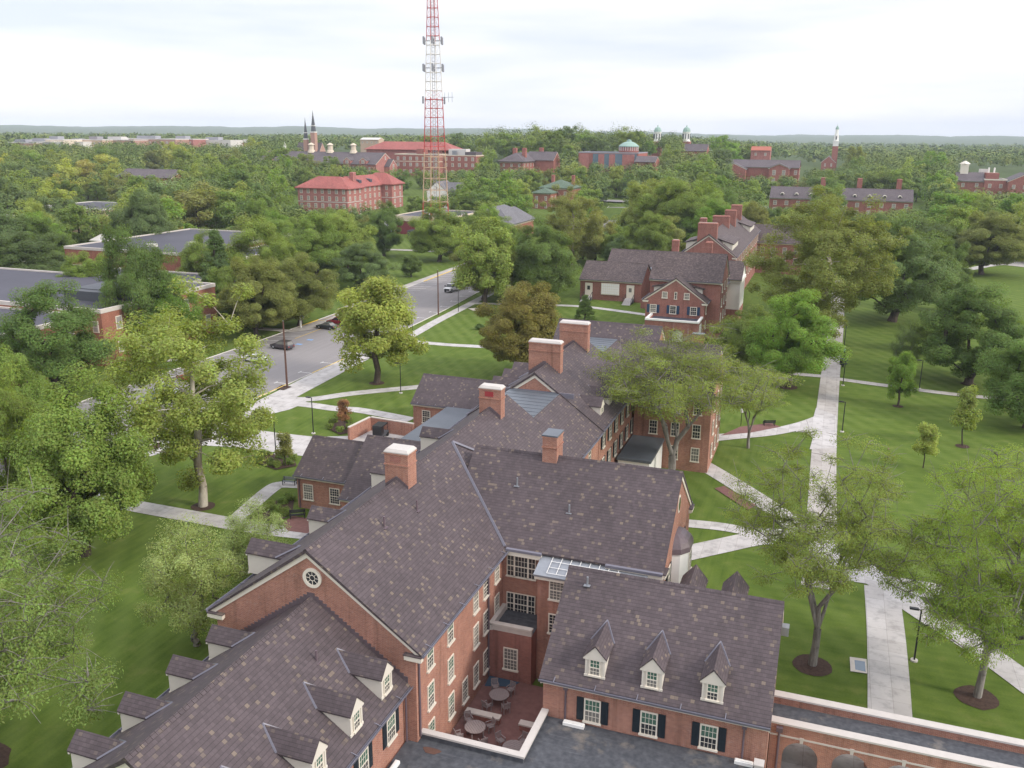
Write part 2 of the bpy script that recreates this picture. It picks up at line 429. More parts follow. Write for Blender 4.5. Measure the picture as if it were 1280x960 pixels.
def ridge_fn(ax, c):
    return (lambda a, s, z: (c+s, a, z)) if ax == 'Y' else (lambda a, s, z: (a, c+s, z))
def gable(root, ax, a0, a1, c, hw, he, z0, ze, zr, rake=(.14, .14), th=.26, gut=(1, 1), trim=(1, 1), rets=(0, 0),
          wallm='brick', roofm='roof_tiles', wall=True, cut=None, roof=True):
    """a gabled block along axis ax from a0 to a1, ridge over cross coordinate c"""
    P = ridge_fn(ax, c); k = (zr-ze)/he
    vec = lambda d: (0, d, 0) if ax == 'Y' else (d, 0, 0)
    if wall:
        b = MB(); zt = zr-th if cut is None else cut-th; sw = 0 if cut is None else (zr-cut)/k
        prof = [(-hw, z0), (hw, z0), (hw, zr-k*hw-th)] + ([(sw, zt), (-sw, zt)] if cut else [(0, zt)]) + [(-hw, zr-k*hw-th)]
        b.ext([P(a0, s, z) for s, z in prof], vec(a1-a0)); b.build('wall', wallm, root)
    r0, r1 = a0-rake[0], a1+rake[1]
    if roof:
        b = MB()
        if cut is None:
            prof = [(-he, ze), (0, zr), (he, ze), (he, ze-th*.55), (0, zr-th), (-he, ze-th*.55)]
            b.ext([P(r0, s, z) for s, z in prof[:2]+prof[4:]], vec(r1-r0)); b.ext([P(r0, s, z) for s, z in prof[1:5]], vec(r1-r0))
            n = int(abs(r1-r0)/.33)
            for i in range(n):                                       # ridge tiles
                u = r0+(r1-r0)*i/n; u2 = r0+(r1-r0)*(i+.94)/n
                b.ext([P(u, s, z) for s, z in ((-.2, zr-.2*k+.03), (0, zr+.055), (.2, zr-.2*k+.03), (0, zr-.05))], vec(u2-u))
        else:
            sw = (zr-cut)/k
            for sg in (-1, 1):
                b = MB().ext([P(r0, sg*s, z) for s, z in ((sw, cut), (he, ze), (he, ze-th*.55), (sw, cut-th))], vec(r1-r0))
                b.build('roof', roofm, root)
        if cut is None: b.build('roof', roofm, root)
        if cut is not None:
            sw = (zr-cut)/k
            b = MB(); q = [P(r0, -sw, cut-th+.03), P(r0, sw, cut-th+.03)]
            b.ext([P(r0, -sw-.02, cut+.02), P(r0, sw+.02, cut+.02), P(r0, sw+.02, cut-th), P(r0, -sw-.02, cut-th)], vec(r1-r0))
            for a in np.arange(r0+.6, r1, 1.1):
                b.ext([P(a, -sw, cut+.02), P(a, -sw, cut+.05), P(a, sw, cut+.05), P(a, sw, cut+.02)], vec(.05))
            b.build('flat_roof', 'metal_deck', root)
    for i, (a, sg) in enumerate(((a0, -1), (a1, 1))):
        if trim[i]:
            b = MB()
            for s in (-1, 1):
                e = he-.06
                b.ext([P(a, s*0, zr-th-.01), P(a, s*e, zr-k*e-th*.6), P(a, s*e, zr-k*e-th*.6-.3), P(a, 0, zr-th-.36)], vec(sg*.085))
            if rets[i]:
                for s in (-1, 1):
                    q = sorted((s*(he-1.15), s*(he+.02)))
                    lo = P(a, q[0], ze-.46); hi = P(a+sg*.3, q[1], ze-.16)
                    b.box(*lo, *hi); lo = P(a, q[0]+.1, ze-.58); hi = P(a+sg*.18, q[1]-.1, ze-.44); b.box(*lo, *hi)
            b.build('rake_trim', 'trim', root)
            if rets[i]:
                b = MB()
                for s in (-1, 1):
                    q = sorted((s*(he-1.2), s*(he+.04))); b.box(*P(a, q[0], ze-.16), *P(a+sg*.34, q[1], ze-.1))
                b.build('return_cap', roofm, root)
    for i, s in enumerate((-1, 1)):
        if gut[i]:
            b = MB(); b.ext([P(a0, s*(hw-.02), ze-.2), P(a0, s*(he-.06), ze-.2), P(a0, s*(he-.06), ze-.36), P(a0, s*(hw+.12), ze-.52), P(a0, s*(hw-.02), ze-.52)], vec(a1-a0))
            b.build('cornice', 'trim', root)
            b = MB(); g0 = he-.05; b.ext([P(r0, s*g0, ze-.02), P(r0, s*(g0+.04), ze-.17), P(r0, s*(g0+.2), ze-.17), P(r0, s*(g0+.26), ze+.02), P(r0, s*(g0+.22), ze+.02), P(r0, s*(g0+.17), ze-.12), P(r0, s*(g0+.07), ze-.12), P(r0, s*(g0+.04), ze-.0)], vec(r1-r0))
            for a in np.arange(r0+1, r1-.4, 2.7):
                b.ext([P(a, s*(g0-.25), ze+.19), P(a, s*(g0+.26), ze+.05), P(a, s*(g0+.26), ze+.02), P(a, s*(g0-.25), ze+.16)], vec(.05))
            b.build('gutter', 'gutter_metal', root)

def dormer(root, face, l, d, zb, ze, zr, hw, inner, w=.72, h=1.2, roofm='roof_tiles', green=True, over=.14, rows=2):
    """gabled dormer: l along the wall, d the plane of its face, inner where its ridge dies into the main roof"""
    sgn = {'E': 1, 'W': -1, 'N': 1, 'S': -1}[face]
    P = (lambda a, o, z: (o, l+a, z)) if face in 'EW' else (lambda a, o, z: (l+a, o, z))
    vec = lambda q: (q, 0, 0) if face in 'EW' else (0, q, 0)
    b = MB(); b.ext([P(a, d, z) for a, z in ((-hw, zb), (hw, zb), (hw, ze-.06), (0, zr-.16), (-hw, ze-.06))], vec(inner-d))
    for s in (-1, 1): b.ext([P(s*(hw-.0), d, zb+.02), P(s*(hw-.13), d, zb+.02), P(s*(hw-.13), d, ze-.12), P(s*(hw-.0), d, ze-.12)], vec(sgn*.05))
    b.ext([P(-hw-.05, d, zb-.03), P(hw+.05, d, zb-.03), P(hw+.05, d, zb+.12), P(-hw-.05, d, zb+.12)], vec(sgn*.08))
    q = hw+.13; sl = (zr-ze)/q
    b.ext([P(-q, d, ze-.2), P(q, d, ze-.2), P(q, d, ze-.08), P(0, d, zr-.12), P(-q, d, ze-.08)], vec(sgn*.1))
    o = b.build('dormer', 'siding', root)
    rb = MB(); e = d+sgn*over
    rb.ext([P(a, e, z) for a, z in ((-q, ze), (0, zr), (0, zr-.13), (-q, ze-.09))], vec(inner-e))
    rb.ext([P(a, e, z) for a, z in ((q, ze), (0, zr), (0, zr-.13), (q, ze-.09))], vec(inner-e))
    rb.build('dormer_roof', roofm, o)
    fb = MB()                                                        # lead valleys where it meets the roof
    for s in (-1, 1):
        it = lambda a: inner+ (d-inner)*.0
        k = (zr-ze)/q
        # the main slope rises 1:slope behind the face; follow the valley from the ridge end down to the eaves
        run = (inner-d)*.33
        fb.tube([P(0, inner-sgn*(-.02), zr+.03), P(s*q, inner-(inner-d)*VAL, ze+.03)], .07, 4)
    fb.build('flashing', 'gutter_metal', o)
    zc = (zb+ze)/2-.05
    x, y, _ = P(0, d+sgn*.012, 0)
    window_on(o, x, y, zc, face, w, h, green, rows)
    return o
VAL = .33
def window_on(par, x, y, z, face, w, h, green, rows=2):
    fm, pm = win_meshes(w, h, 3, rows, .07, green)
    o = bpy.data.objects.new('window', fm); COL.objects.link(o); o.parent = par; o.location = Vector((x, y, z))-wpos(par); o.rotation_euler.z = ROT[face]
    p = bpy.data.objects.new('pane', pm); COL.objects.link(p); p.parent = par; p.location = o.location; p.rotation_euler.z = ROT[face]

def chimney(root, x0, x1, y0, y1, z0, z1, wallm='brick', cap='stone_white', panel=None, capdark=False, flash=True):
    b = MB(); b.box(x0, y0, z0, x1, y1, z1-.28)
    b.box(x0-.06, y0-.06, z1-1.25, x1+.06, y1+.06, z1-1.15); b.box(x0-.05, y0-.05, z1-.42, x1+.05, y1+.05, z1-.28)
    o = b.build('chimney', wallm, root)
    c = MB()
    if capdark: c.box(x0-.06, y0-.06, z1-.28, x1+.06, y1+.06, z1-.16)
    else:
        n = 10; c.box(x0-.05, y0-.05, z1-.28, x1+.05, y1+.05, z1-.2); 
        c.ext([(x0-.05, y0-.05, z1-.2), (x0-.05, y1+.05, z1-.2), (x0+.1, y1-.05, z1), (x0+.1, y0+.05, z1)], (.001, 0, 0))
        v = [(x0-.05, y0-.05, z1-.2), (x1+.05, y0-.05, z1-.2), (x1+.05, y1+.05, z1-.2), (x0-.05, y1+.05, z1-.2)]
        u = [(x0+.12, y0+.12, z1), (x1-.12, y0+.12, z1), (x1-.12, y1-.12, z1), (x0+.12, y1-.12, z1)]
        c.face(u)
        for i in range(4): j = (i+1) % 4; c.face([v[i], v[j], u[j], u[i]])
    c.build('cap', 'metal_deck' if capdark else cap, o)
    if panel:
        p = MB(); xm = (x0+x1)/2-.08; p.box(xm-.42, y0-.03, z1-1.0, xm+.42, y0+.05, z1-.52); p.build('vent_panel', panel, o)
    if flash:                                                        # stepped lead at the foot
        f = MB(); xm = (x0+x1)/2
        for s in (-1, 1):
            w = (x1-x0)/2
            for i in range(8):
                u = w*i/8; f.box(xm+s*u, y0-.02, z0, xm+s*(u+w/8), y0, zfl(root, xm, u))
        f.build('step_flashing', 'copper_dark', o)
    return o
def zfl(root, xm, u): return FLZ-.74*u+.22
FLZ = 15.3
def pipe(root, x, y, z, h=.75, m='pipe_metal'):
    b = MB(); b.tube([(x, y, z-.2), (x, y, z+h)], .075, 8); b.box(x-.22, y-.25, z-.09, x+.22, y+.2, z-.04); b.build('vent_pipe', m, root)
def downpipe(root, x, y, z0, z1, r=.07):
    b = MB(); b.tube([(x, y, z0), (x, y, z1)], r, 6); b.box(x-.14, y-.14, z1-.1, x+.14, y+.14, z1+.2); b.build('downpipe', 'pipe_metal', root)

# ---------------------------------------------------------------- the near residence hall
H = thing('residence_hall', (-28, 60, 0), 'long red brick residence hall with purple grey tiled roofs and dormers filling the foreground', 'building')
VAL = .40
# near dormered block
gable(H, 'Y', 27.2, 43, -28.5, 6.3, 6.75, 0, 7.2, 12.0, rake=(.2, 0), trim=(1, 0))
for y in (41.15, 37.5, 33.6, 30.1):
    dormer(H, 'W', y, -34.6, 7.6, 9.05, 9.82, .66, -31.5)
    dormer(H, 'E', y, -22.42, 7.72, 9.1, 9.98, .66, -25.72)
for y in (41.1, 37.7, 34.0, 30.3):
    window(H, -22.2, y, 5.35, 'E', 1.1, 1.75, 4, 2, .09, True, 'shutter_dark')
# main block: ridge, then a flat metal deck as far as the next gable
gable(H, 'Y', 43, 79, -28.6, 7.25, 7.75, 0, 9.6, 15.3, rake=(.2, .1), trim=(1, 1), rets=(1, 0))
gable(H, 'Y', 79, 88, -28.6, 7.25, 7.75, 0, 9.6, 15.3, rake=(0, 0), trim=(0, 0), cut=13.25)
f = MB()                                                             # stepped flashing of the near roof on the gable wall
for s in (-1, 1):
    for i in range(24):
        u = 6.6*i/24; f.box(-28.5+s*u, 42.97, 12-.71*u-.45, -28.5+s*(u+.275), 43.0, 12-.71*u+.28)
f.build('step_flashing', 'copper_dark', H)
w = MB(); ring = 28
for r0, r1, y0, y1 in ((.46, .66, 42.88, 43.0),):
    for i in range(ring):
        a, b_ = 2*math.pi*i/ring, 2*math.pi*(i+1)/ring
        q = [(-28.3+r*math.cos(t), y0, 13.35+r*math.sin(t)) for r, t in ((r0, a), (r1, a), (r1, b_), (r0, b_))]
        w.ext(q, (0, y1-y0, 0))
for i in range(8):
    a = 2*math.pi*i/8; w.tube([(-28.3+.18*math.cos(a), 42.93, 13.35+.18*math.sin(a)), (-28.3+.47*math.cos(a), 42.93, 13.35+.47*math.sin(a))], .02, 4)
w.tube([(-28.3+.19*math.cos(2*math.pi*i/16), 42.93, 13.35+.19*math.sin(2*math.pi*i/16)) for i in range(17)], .02, 4)
rw = w.build('round_window', 'trim', H)
w = MB(); w.ext([(-28.3+.47*math.cos(2*math.pi*i/24), 42.95, 13.35+.47*math.sin(2*math.pi*i/24)) for i in range(24)], (0, .04, 0)); w.build('pane', 'glass', rw)
for y, zs in ((45.0, (8.15, 5.3, 2.5)), (48.2, (8.12, 5.25, 2.4)), (50.65, (2.0,)), (52.75, (7.95, 5.15, 1.95)), (54.7, (8.1, 5.18, 1.93)), (57.0, (8.2, 5.3))):
    for z in zs: window(H, -21.35, y, z, 'E', .98, 1.85, 3, 3, .09, y < 50 and z > 2.2)
for y in (62, 66.5, 74.5, 77.8, 81, 84.2): 
    for z in (8.1, 5.2, 2.2):
        if y > 72: window(H, -21.35, y, z, 'E', 1.0, 1.8, 3, 2)
for y, z in ((76.2, 12.0), (55.79, 11.8), (48.0, 12.5)):
    dormer(H, 'W', y, -36.3, z-2.4, z-.8, z, .68, -28.6-(15.3-z)/.735)
for y in (73.2, 77.6):                                               # barrel-topped metal dormers on the east slope
    b = MB(); b.ext([(-22.9, y+.5*math.cos(R(t)), 11.1+.5*math.sin(R(t))) for t in range(0, 181, 20)]+[(-22.9, y-.5, 10.3), (-22.9, y+.5, 10.3)], (-2.6, 0, 0)); o = b.build('barrel_dormer', 'galvanised', H)
    b = MB(); b.box(-22.9, y-.55, 10.2, -22.78, y+.55, 11.3); b.build('face', 'trim', o); b = MB(); b.box(-22.78, y-.32, 10.4, -22.76, y+.32, 11.2); b.build('pane', 'glass', o)
chimney(H, -29.55, -27.65, 55.2, 56.6, 12.6, 17.6, panel='brick_dark')
chimney(H, -29.5, -27.35, 74.0, 75.1, 12.4, 17.5, panel='louver_red')
for x, y in ((-26.9, 49.9), (-26.4, 54.0)): pipe(H, x, y, 15.3-.735*(x+28.6))
pipe(H, -26.0, 39.4, 10.15, .7)
# north half of the main block
gable(H, 'Y', 88, 107, -28.6, 7.3, 7.8, 0, 9.75, 15.35, rake=(.2, .1), trim=(1, 0), rets=(1, 0))
gable(H, 'Y', 107, 118, -28.6, 7.3, 7.8, 0, 9.75, 15.35, rake=(0, 0), trim=(0, 0), cut=13.4)
b = MB(); b.box(-33, 87.9, 12.8, -24.2, 88.0, 13.35); b.build('flashing', 'gutter_metal', H)
FLZ = 15.35
chimney(H, -30.75, -27.05, 92.2, 93.3, 12.4, 17.9)
chimney(H, -30.5, -26.9, 103.4, 104.5, 12.4, 17.9)
for y in (91.5, 95.3, 99.0, 102.6): dormer(H, 'W', y, -36.0, 10.1, 11.6, 12.4, .75, -32.6)
for y in (91.2, 95.2, 99.2, 103.2): dormer(H, 'E', y, -21.9, 9.85, 11.5, 12.4, .75, -24.6)
for y in (89.8, 92.8, 95.8, 98.8, 101.8, 104.8):
    for z in (8.0, 5.0, 2.0): window(H, -21.25, y, z, 'E', 1.0, 1.85, 3, 2, .09, False, 'shutter_dark' if z > 4 else None)
gable(H, 'X', -34.6, -20.4, 117.6, 6.0, 6.5, 0, 10.2, 15.2, trim=(1, 1))
gable(H, 'X', -21, -11.6, 110.2, 5.6, 6.1, 0, 10.1, 14.9, trim=(0, 1), rets=(0, 1))
for z in (8.2, 5.2, 2.2):
    for x in (-18.5, -15.8, -13.2): window(H, x, 104.55, z, 'S', 1.05, 1.85, 3, 2)
    for y in (107, 110.2, 113.4): window(H, -11.55, y, z, 'E', 1.05, 1.85, 3, 2)
chimney(H, -16.9, -15.4, 122.5, 123.6, 8, 13.6, flash=False, capdark=True)
b = MB(); b.box(-20.9, 96, 0, -17.2, 104.4, 3.6); b.build('porch', 'white_paint', H)
b = MB(); b.box(-21, 95.8, 3.6, -17, 104.5, 3.9); b.build('porch_roof', 'metal_deck', H)
# cross wing with the bay window gable
gable(H, 'X', -26, -9.1, 64.8, 6.35, 6.8, 0, 9.8, 15.1, trim=(0, 1), rets=(0, 1), gut=(0, 1))
k = (15.1-9.8)/6.8
for s in (-1,):                                                      # valley gutter against the main slope
    v = MB(); v.tube([(-28.25, 64.8, 15.12), (-21.05, 64.8-6.75, 9.85)], .13, 4); v.build('valley_gutter', 'gutter_metal', H)
v = MB(); v.tube([(-28.25, 64.8, 15.12), (-21.05, 64.8+6.75, 9.85)], .13, 4); v.build('valley_gutter', 'gutter_metal', H)
for x0, x1 in ((-20.9, -18.1), (-13.2, -9.0)):
    b = MB(); b.box(x0, 57.75, 9.63, x1, 58.02, 9.82); b.build('gutter', 'gutter_metal', H)
    b = MB(); b.box(x0, 57.85, 9.25, x1, 58.46, 9.62); b.build('cornice', 'trim', H)
FLZ = 15.1
o = chimney(H, -20.15, -18.95, 64.2, 65.9, 13.5, 17.1, capdark=True, flash=False)
pipe(H, -21.6, 62.3, 13.15, .6, 'galvanised'); pipe(H, -16.9, 61.0, 12.1, .6, 'galvanised')
for z in (8.15, 4.95):
    for dx, ww in ((-.86, .62), (0, 1.1), (.86, .62)): window(H, -19.85+dx, 58.42, z, 'S', ww, 1.85, 2 if ww < 1 else 4, 2, .06)
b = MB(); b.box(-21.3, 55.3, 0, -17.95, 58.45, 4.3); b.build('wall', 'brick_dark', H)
b = MB(); b.box(-21.2, 55.3, 4.3, -17.95, 55.55, 4.75); b.box(-21.3, 55.2, 4.72, -17.9, 55.62, 4.88); b.box(-21.34, 55.2, 4.3, -21.0, 58.4, 4.8); b.build('parapet', 'stone', H)
b = MB(); b.box(-21.0, 55.62, 4.3, -17.95, 58.43, 4.33); b.build('balcony_floor', 'felt_roof', H)
window(H, -19.55, 55.28, 2.1, 'S', 1.15, 1.9, 4, 3)
b = MB(); b.box(-17.95, 56.6, 0, -10.2, 58.4, 8.9); b.build('wall', 'brick', H)
b = MB(); b.ext([(-18.15, 56.1, 9.0), (-18.15, 58.7, 9.75), (-18.15, 58.7, 9.5), (-18.15, 56.1, 8.86)], (8.1, 0, 0)); o = b.build('bay_roof', 'galvanised', H)
b = MB(); b.box(-18.1, 56.2, 8.6, -10.1, 56.62, 8.86); b.build('cornice', 'trim', H)
g = MB()                                                             # snow guard rails on the metal roof
zz = lambda y: 9.0+(y-56.1)*.288+.09
for i in range(8): x = -17.2+i*.72; g.tube([(x, 56.35, zz(56.35)), (x, 58.2, zz(58.2))], .022, 4)
for y in (56.35, 56.95, 57.55, 58.15): g.tube([(-17.2, y, zz(y)), (-12.0, y, zz(y))], .022, 4)
g.build('snow_guard', 'white_paint', o)
for z in (7.75, 4.95): window(H, -16.45, 56.57, z, 'S', 1.2, 1.7, 4, 3)
for z in (7.75,): window(H, -13.0, 56.57, z, 'S', 1.2, 1.7, 4, 3)
# the bay window on the cross wing's gable
for x in (60.9, 67.6):
    window(H, -9.05, x, 8.0, 'E', 1.0, 1.9, 3, 2, .09, True, 'shutter_dark'); window(H, -9.05, x, 4.4, 'E', 1.0, 1.9, 3, 2, .09, True, 'shutter_dark')
b = MB(); bp = [(-9.1, 62.5), (-8.5, 62.7), (-8.0, 63.4), (-8.0, 65.2), (-8.5, 65.9), (-9.1, 66.1)]
b.ext([(x, y, 0) for x, y in bp], (0, 0, 9.2)); bay = b.build('bay_window', 'white_paint', H)
for z in (8.0, 4.4): 
    window_on(bay, -7.98, 64.3, z, 'E', 1.1, 1.8, True)
b = MB(); rings = []
for i in range(6):
    a = R(90*i/5); rings.append((9.2+1.25*math.sin(a), math.cos(a)))
for (z0, s0), (z1, s1) in zip(rings, rings[1:]):
    for (xa, ya), (xb, yb) in zip(bp, bp[1:]):
        q = lambda x, y, s, z: (-9.1+(x+9.1)*s*1.12, 64.3+(y-64.3)*(s*.9+.16*(s > 0)), z)
        b.face([q(xa, ya, s0, z0), q(xb, yb, s0, z0), q(xb, yb, s1, z1), q(xa, ya, s1, z1)])
b.build('bay_hood', 'copper_dark', bay)
b = MB(); b.ext([(-9.06, 64.6+.55*math.cos(2*math.pi*i/20), 12.5+.75*math.sin(2*math.pi*i/20)) for i in range(20)], (-.05, 0, 0)); ov = b.build('oval_window', 'trim', H)
b = MB(); b.ext([(-9.04, 64.6+.38*math.cos(2*math.pi*i/20), 12.5+.56*math.sin(2*math.pi*i/20)) for i in range(20)], (-.05, 0, 0)); b.build('pane', 'glass', ov)
# lower dormered wing
gable(H, 'X', -14.85, -.65, 54.5, 6.1, 6.55, 0, 6.2, 11.05, trim=(1, 1), rake=(.16, .1))
for x in (-11.5, -7.84, -4.12):
    dormer(H, 'S', x, 48.62, 6.68, 8.1, 8.98, .64, 51.75)
    window(H, x, 48.36, 4.3, 'S', 1.1, 1.75, 4, 2, .09, True, 'shutter_dark')
for x in (-7.0, -4.05): dormer(H, 'N', x, 60.38, 6.6, 8.6, 9.7, .8, 56.3)
pipe(H, -13.4, 53.5, 10.4, .55, 'galvanised'); downpipe(H, -13.3, 48.33, 3.2, 5.6); downpipe(H, -2.05, 48.33, 3.2, 5.6)
b = MB(); b.box(-.55, 53.8, 9.0, -.1, 54.4, 9.6); b.build('gutter_box', 'galvanised', H)
downpipe(H, -21.27, 43.3, 3.5, 9.2); downpipe(H, -22.02, 42.85, 3.2, 6.8); downpipe(H, -21.25, 55.1, .3, 9.2)
# flat roofed storey round the courtyard
b = MB(); b.ext([(-22.15, 14, 0), (-.7, 14, 0), (-.7, 48.35, 0), (-14.6, 48.35, 0), (-14.6, 43.5, 0), (-22.15, 43.5, 0)], (0, 0, 3.18)); b.build('wall', 'brick', H)
b = MB(); b.ext([(-22.1, 14, 3.183), (-.75, 14, 3.183), (-.75, 48.33, 3.183), (-14.55, 48.33, 3.183), (-14.55, 43.5, 3.183), (-22.1, 43.5, 3.183)], (0, 0, .03)); b.build('flat_roof', 'felt_roof', H)
b = MB(); b.box(-21.35, 43.42, 3.2, -14.5, 43.75, 3.58); b.box(-14.83, 43.7, 3.2, -14.5, 48.35, 3.58); pr = b.build('parapet', 'felt_roof', H)
b = MB(); b.box(-21.7, 43.36, 3.58, -14.42, 43.8, 3.72); b.box(-14.88, 43.8, 3.58, -14.42, 48.36, 3.72)
for x in np.arange(-20.8, -14.8, 1.05): b.box(x-.03, 43.5, 3.72, x+.03, 43.56, 3.74)
b.build('coping', 'stone_white', pr)
for x, y, sx, sy in ((-22.0+.35, 40.2, .3, 1.3), (-12.6, 47.95, 1.4, .35), (-1.9, 48.0, 1.1, .3)):
    b = MB(); b.box(x-sx/2, y-sy/2, 3.21, x+sx/2, y+sy/2, 3.42); b.box(x-sx/2+.06, y-sy/2+.06, 3.42, x+sx/2-.06, y+sy/2-.06, 3.48); b.build('roof_vent', 'white_paint', H)
b = MB(); b.ext([(-20.2+.55*math.cos(t)*(1+.25*math.sin(3*t)), 42.55+.33*math.sin(t)*(1+.2*math.cos(2*t)), 3.22) for t in np.arange(0, 6.28, .4)], (0, 0, .012)); b.build('rust_stain', 'wood_pole', H)
b = MB(); b.box(-1.25, 47.2, 3.2, -.72, 47.75, 3.9); b.box(-1.3, 47.15, 3.9, -.7, 47.8, 4.0); b.build('pier_cap', 'stone_white', H)
# west wings
gable(H, 'X', -52.7, -45.8, 82, 3.9, 4.35, 0, 4.0, 7.15, trim=(1, 0), rake=(.14, 0))
gable(H, 'X', -45.8, -35.5, 82, 6.2, 6.6, 0, 3.2, 8.05, trim=(1, 0), rake=(.12, 0))
for x in (-51.3, -48.0): window(H, x, 78.07, 2.0, 'S', 1.25, 1.9, 4, 3)
downpipe(H, -52.4, 78.0, 0, 3.5)
gable(H, 'X', -52.6, -35.5, 111.0, 3.9, 4.35, 0, 4.0, 7.1, trim=(1, 0))
for x in (-50.6, -47.1, -43.6): window(H, x, 107.07, 2.05, 'S', 1.25, 1.9, 4, 3)
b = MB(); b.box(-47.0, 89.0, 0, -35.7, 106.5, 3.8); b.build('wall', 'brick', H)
b = MB(); b.box(-47.2, 88.8, 3.8, -35.75, 106.6, 4.05); b.build('flat_roof', 'metal_deck', H)
for x, y in ((-41.5, 93), (-40, 97), (-42, 101)):
    b = MB(); b.box(x, y, 4.05, x+1.6, y+1.1, 4.9); b.box(x+1.6, y+.3, 4.3, x+2.6, y+.8, 4.7); b.build('roof_unit', 'galvanised', H)
for z, y in ((11.9, 66), ): dormer(H, 'W', y, -36.3, z-2.4, z-.8, z, .68, -28.6-(15.3-z)/.735)
b = MB(); b.box(-38.4, 62, 0, -35.8, 69, 5.0); b.build('porch', 'brick', H)

# covered walkway with arches, running to the right
A = thing('covered_walkway', (14, 53.4, 0), 'flat roofed brick arcade with white stone copings at the bottom right corner', 'arcade')
def arch_wall(root, y0, y1, z1, xs, half, spring, x0, x1, m):
    b = MB(); d = y1-y0
    def seg(q): b.ext([(x, y0, z) for x, z in q], (0, d, 0))
    edge = x0
    for c in xs:
        seg([(edge, 0), (c-half, 0), (c-half, z1), (edge, z1)])
        n = 12; pts = [(c-half*math.cos(math.pi*i/n), spring+half*math.sin(math.pi*i/n)) for i in range(n+1)]
        for p, q in zip(pts, pts[1:]): seg([p, q, (q[0], z1), (p[0], z1)])
        edge = c+half
    seg([(edge, 0), (x1, 0), (x1, z1), (edge, z1)])
    return b.build('wall', m, root)
axs = [1.34+3.0*i for i in range(9)]
wf = arch_wall(A, 51.75, 52.2, 3.95, axs, 1.08, 1.75, -.6, 27.5, 'brick')
arch_wall(A, 54.65, 55.1, 3.95, axs, 1.08, 1.75, -.6, 27.5, 'brick')
b = MB(); b.box(-.6, 51.66, 3.95, 27.5, 52.29, 4.08); b.build('coping', 'stone_white', A)
b = MB(); b.box(-.6, 54.56, 3.95, 27.5, 55.19, 4.08); b.build('coping', 'stone_white', A)
b = MB(); b.box(-.6, 52.2, 3.2, 27.5, 54.65, 3.42); b.build('flat_roof', 'felt_roof', A)
b = MB(); b.box(-.6, 51.72, 3.06, 27.5, 51.78, 3.18)
b.build('stone_band', 'stone', A)
for c in axs:
    b = MB(); b.ext([(c-.09, 51.7, 2.84), (c+.09, 51.7, 2.84), (c+.13, 51.7, 3.24), (c-.13, 51.7, 3.24)], (0, .07, 0)); b.build('keystone', 'stone', A)
b = MB(); b.tube([(-.05, 51.6, 0), (-.05, 51.6, 3.5)], .08, 8); b.box(-.25, 51.45, 3.5, .15, 51.74, 3.8); b.build('downpipe', 'pipe_metal', A)
b = MB(); b.box(-.6, 51, .0, 27.5, 56, .05); struct(b.build('path', 'concrete_old'))

# courtyard: paving, low walls, tables and chairs
b = MB(); b.box(-21.3, 43.76, .02, -14.9, 55.28, .3); struct(b.build('courtyard', 'patio_brick'))
for x0, x1 in ((-21.0, -18.5), (-17.0, -15.0)):
    t = thing('low_wall', ((x0+x1)/2, 50.15, .3), 'low courtyard wall with stone top, %s' % ('against the hall between two tables' if x0 < -20 else 'behind the rightmost table'), 'wall')
    b = MB(); b.box(x0, 49.97, .3, x1, 50.33, .75); b.build('wall', 'brick_dark', t); b = MB(); b.box(x0-.05, 49.88, .75, x1+.05, 50.42, .87); b.build('coping', 'stone', t)
def make_table():
    t = thing('round_table', (0, 0, 0), 'x', 'table', 'weathered wooden tables in the sunken courtyard')
    b = MB(); n = 9
    for i in range(n):                                               # slats clipped to the disc
        x0 = -.73+1.46*i/n+.008; x1 = -.73+1.46*(i+1)/n-.008
        h0, h1 = (math.sqrt(max(.02, .73**2-x*x)) for x in (x0, x1))
        b.ext([(x0, -h0, .7), (x1, -h1, .7), (x1, h1, .7), (x0, h0, .7)], (0, 0, .04))
    b.box(-.6, -.05, .64, .6, .05, .7); b.box(-.05, -.6, .64, .05, .6, .7)
    b.build('tabletop', 'wood_grey', t, (0, 0, 0))
    for sx in (-1, 1):
        for sy in (-1, 1): MB().box(sx*.42-.035, sy*.42-.035, 0, sx*.42+.035, sy*.42+.035, .7).build('leg', 'wood_grey', t, (0, 0, 0))
    return t
def make_chair():
    t = thing('garden_chair', (0, 0, 0), 'x', 'chair', 'wooden chairs round the courtyard tables')
    b = MB()
    for i in range(5): b.box(-.24, -.22+.09*i, .43, .24, -.14+.09*i, .46)
    b.build('seat', 'wood_grey', t, (0, 0, 0))
    b = MB(); 
    for i in range(5): b.ext([(-.21+.092*i, .2, .5), (-.16+.092*i, .2, .5), (-.16+.092*i, .29, .9), (-.21+.092*i, .29, .9)], (0, .02, 0))
    b.box(-.24, .27, .86, .24, .31, .95); b.build('backrest', 'wood_grey', t, (0, 0, 0))
    for sx in (-1, 1):
        MB().box(sx*.23-.025, -.24, 0, sx*.23+.025, -.19, .64).build('leg', 'wood_grey', t, (0, 0, 0))
        MB().tube([(sx*.23, .2, 0), (sx*.23, .21, .46), (sx*.23, .3, .93)], .03, 4).build('leg', 'wood_grey', t, (0, 0, 0))
        MB().box(sx*.23-.03, -.25, .64, sx*.23+.03, .24, .67).build('armrest', 'wood_grey', t, (0, 0, 0))
    return t
tabs = [(-19.38, 52.37, 'deepest in the courtyard, by the dark blue tarp'), (-19.64, 48.38, 'between the brick hall and the low wall'), (-16.49, 47.3, 'partly hidden by the flat roof coping')]
T0 = make_table(); C0 = make_chair(); first = True
chs = {0: ((-20.14, 53.57), (-18.95, 53.6), (-19.9, 51.2), (-18.55, 51.5)), 1: ((-20.5, 49.3), (-18.85, 49.2), (-20.5, 47.5), (-18.7, 47.4)), 2: ((-16.2, 48.5), (-17.65, 48.0))}
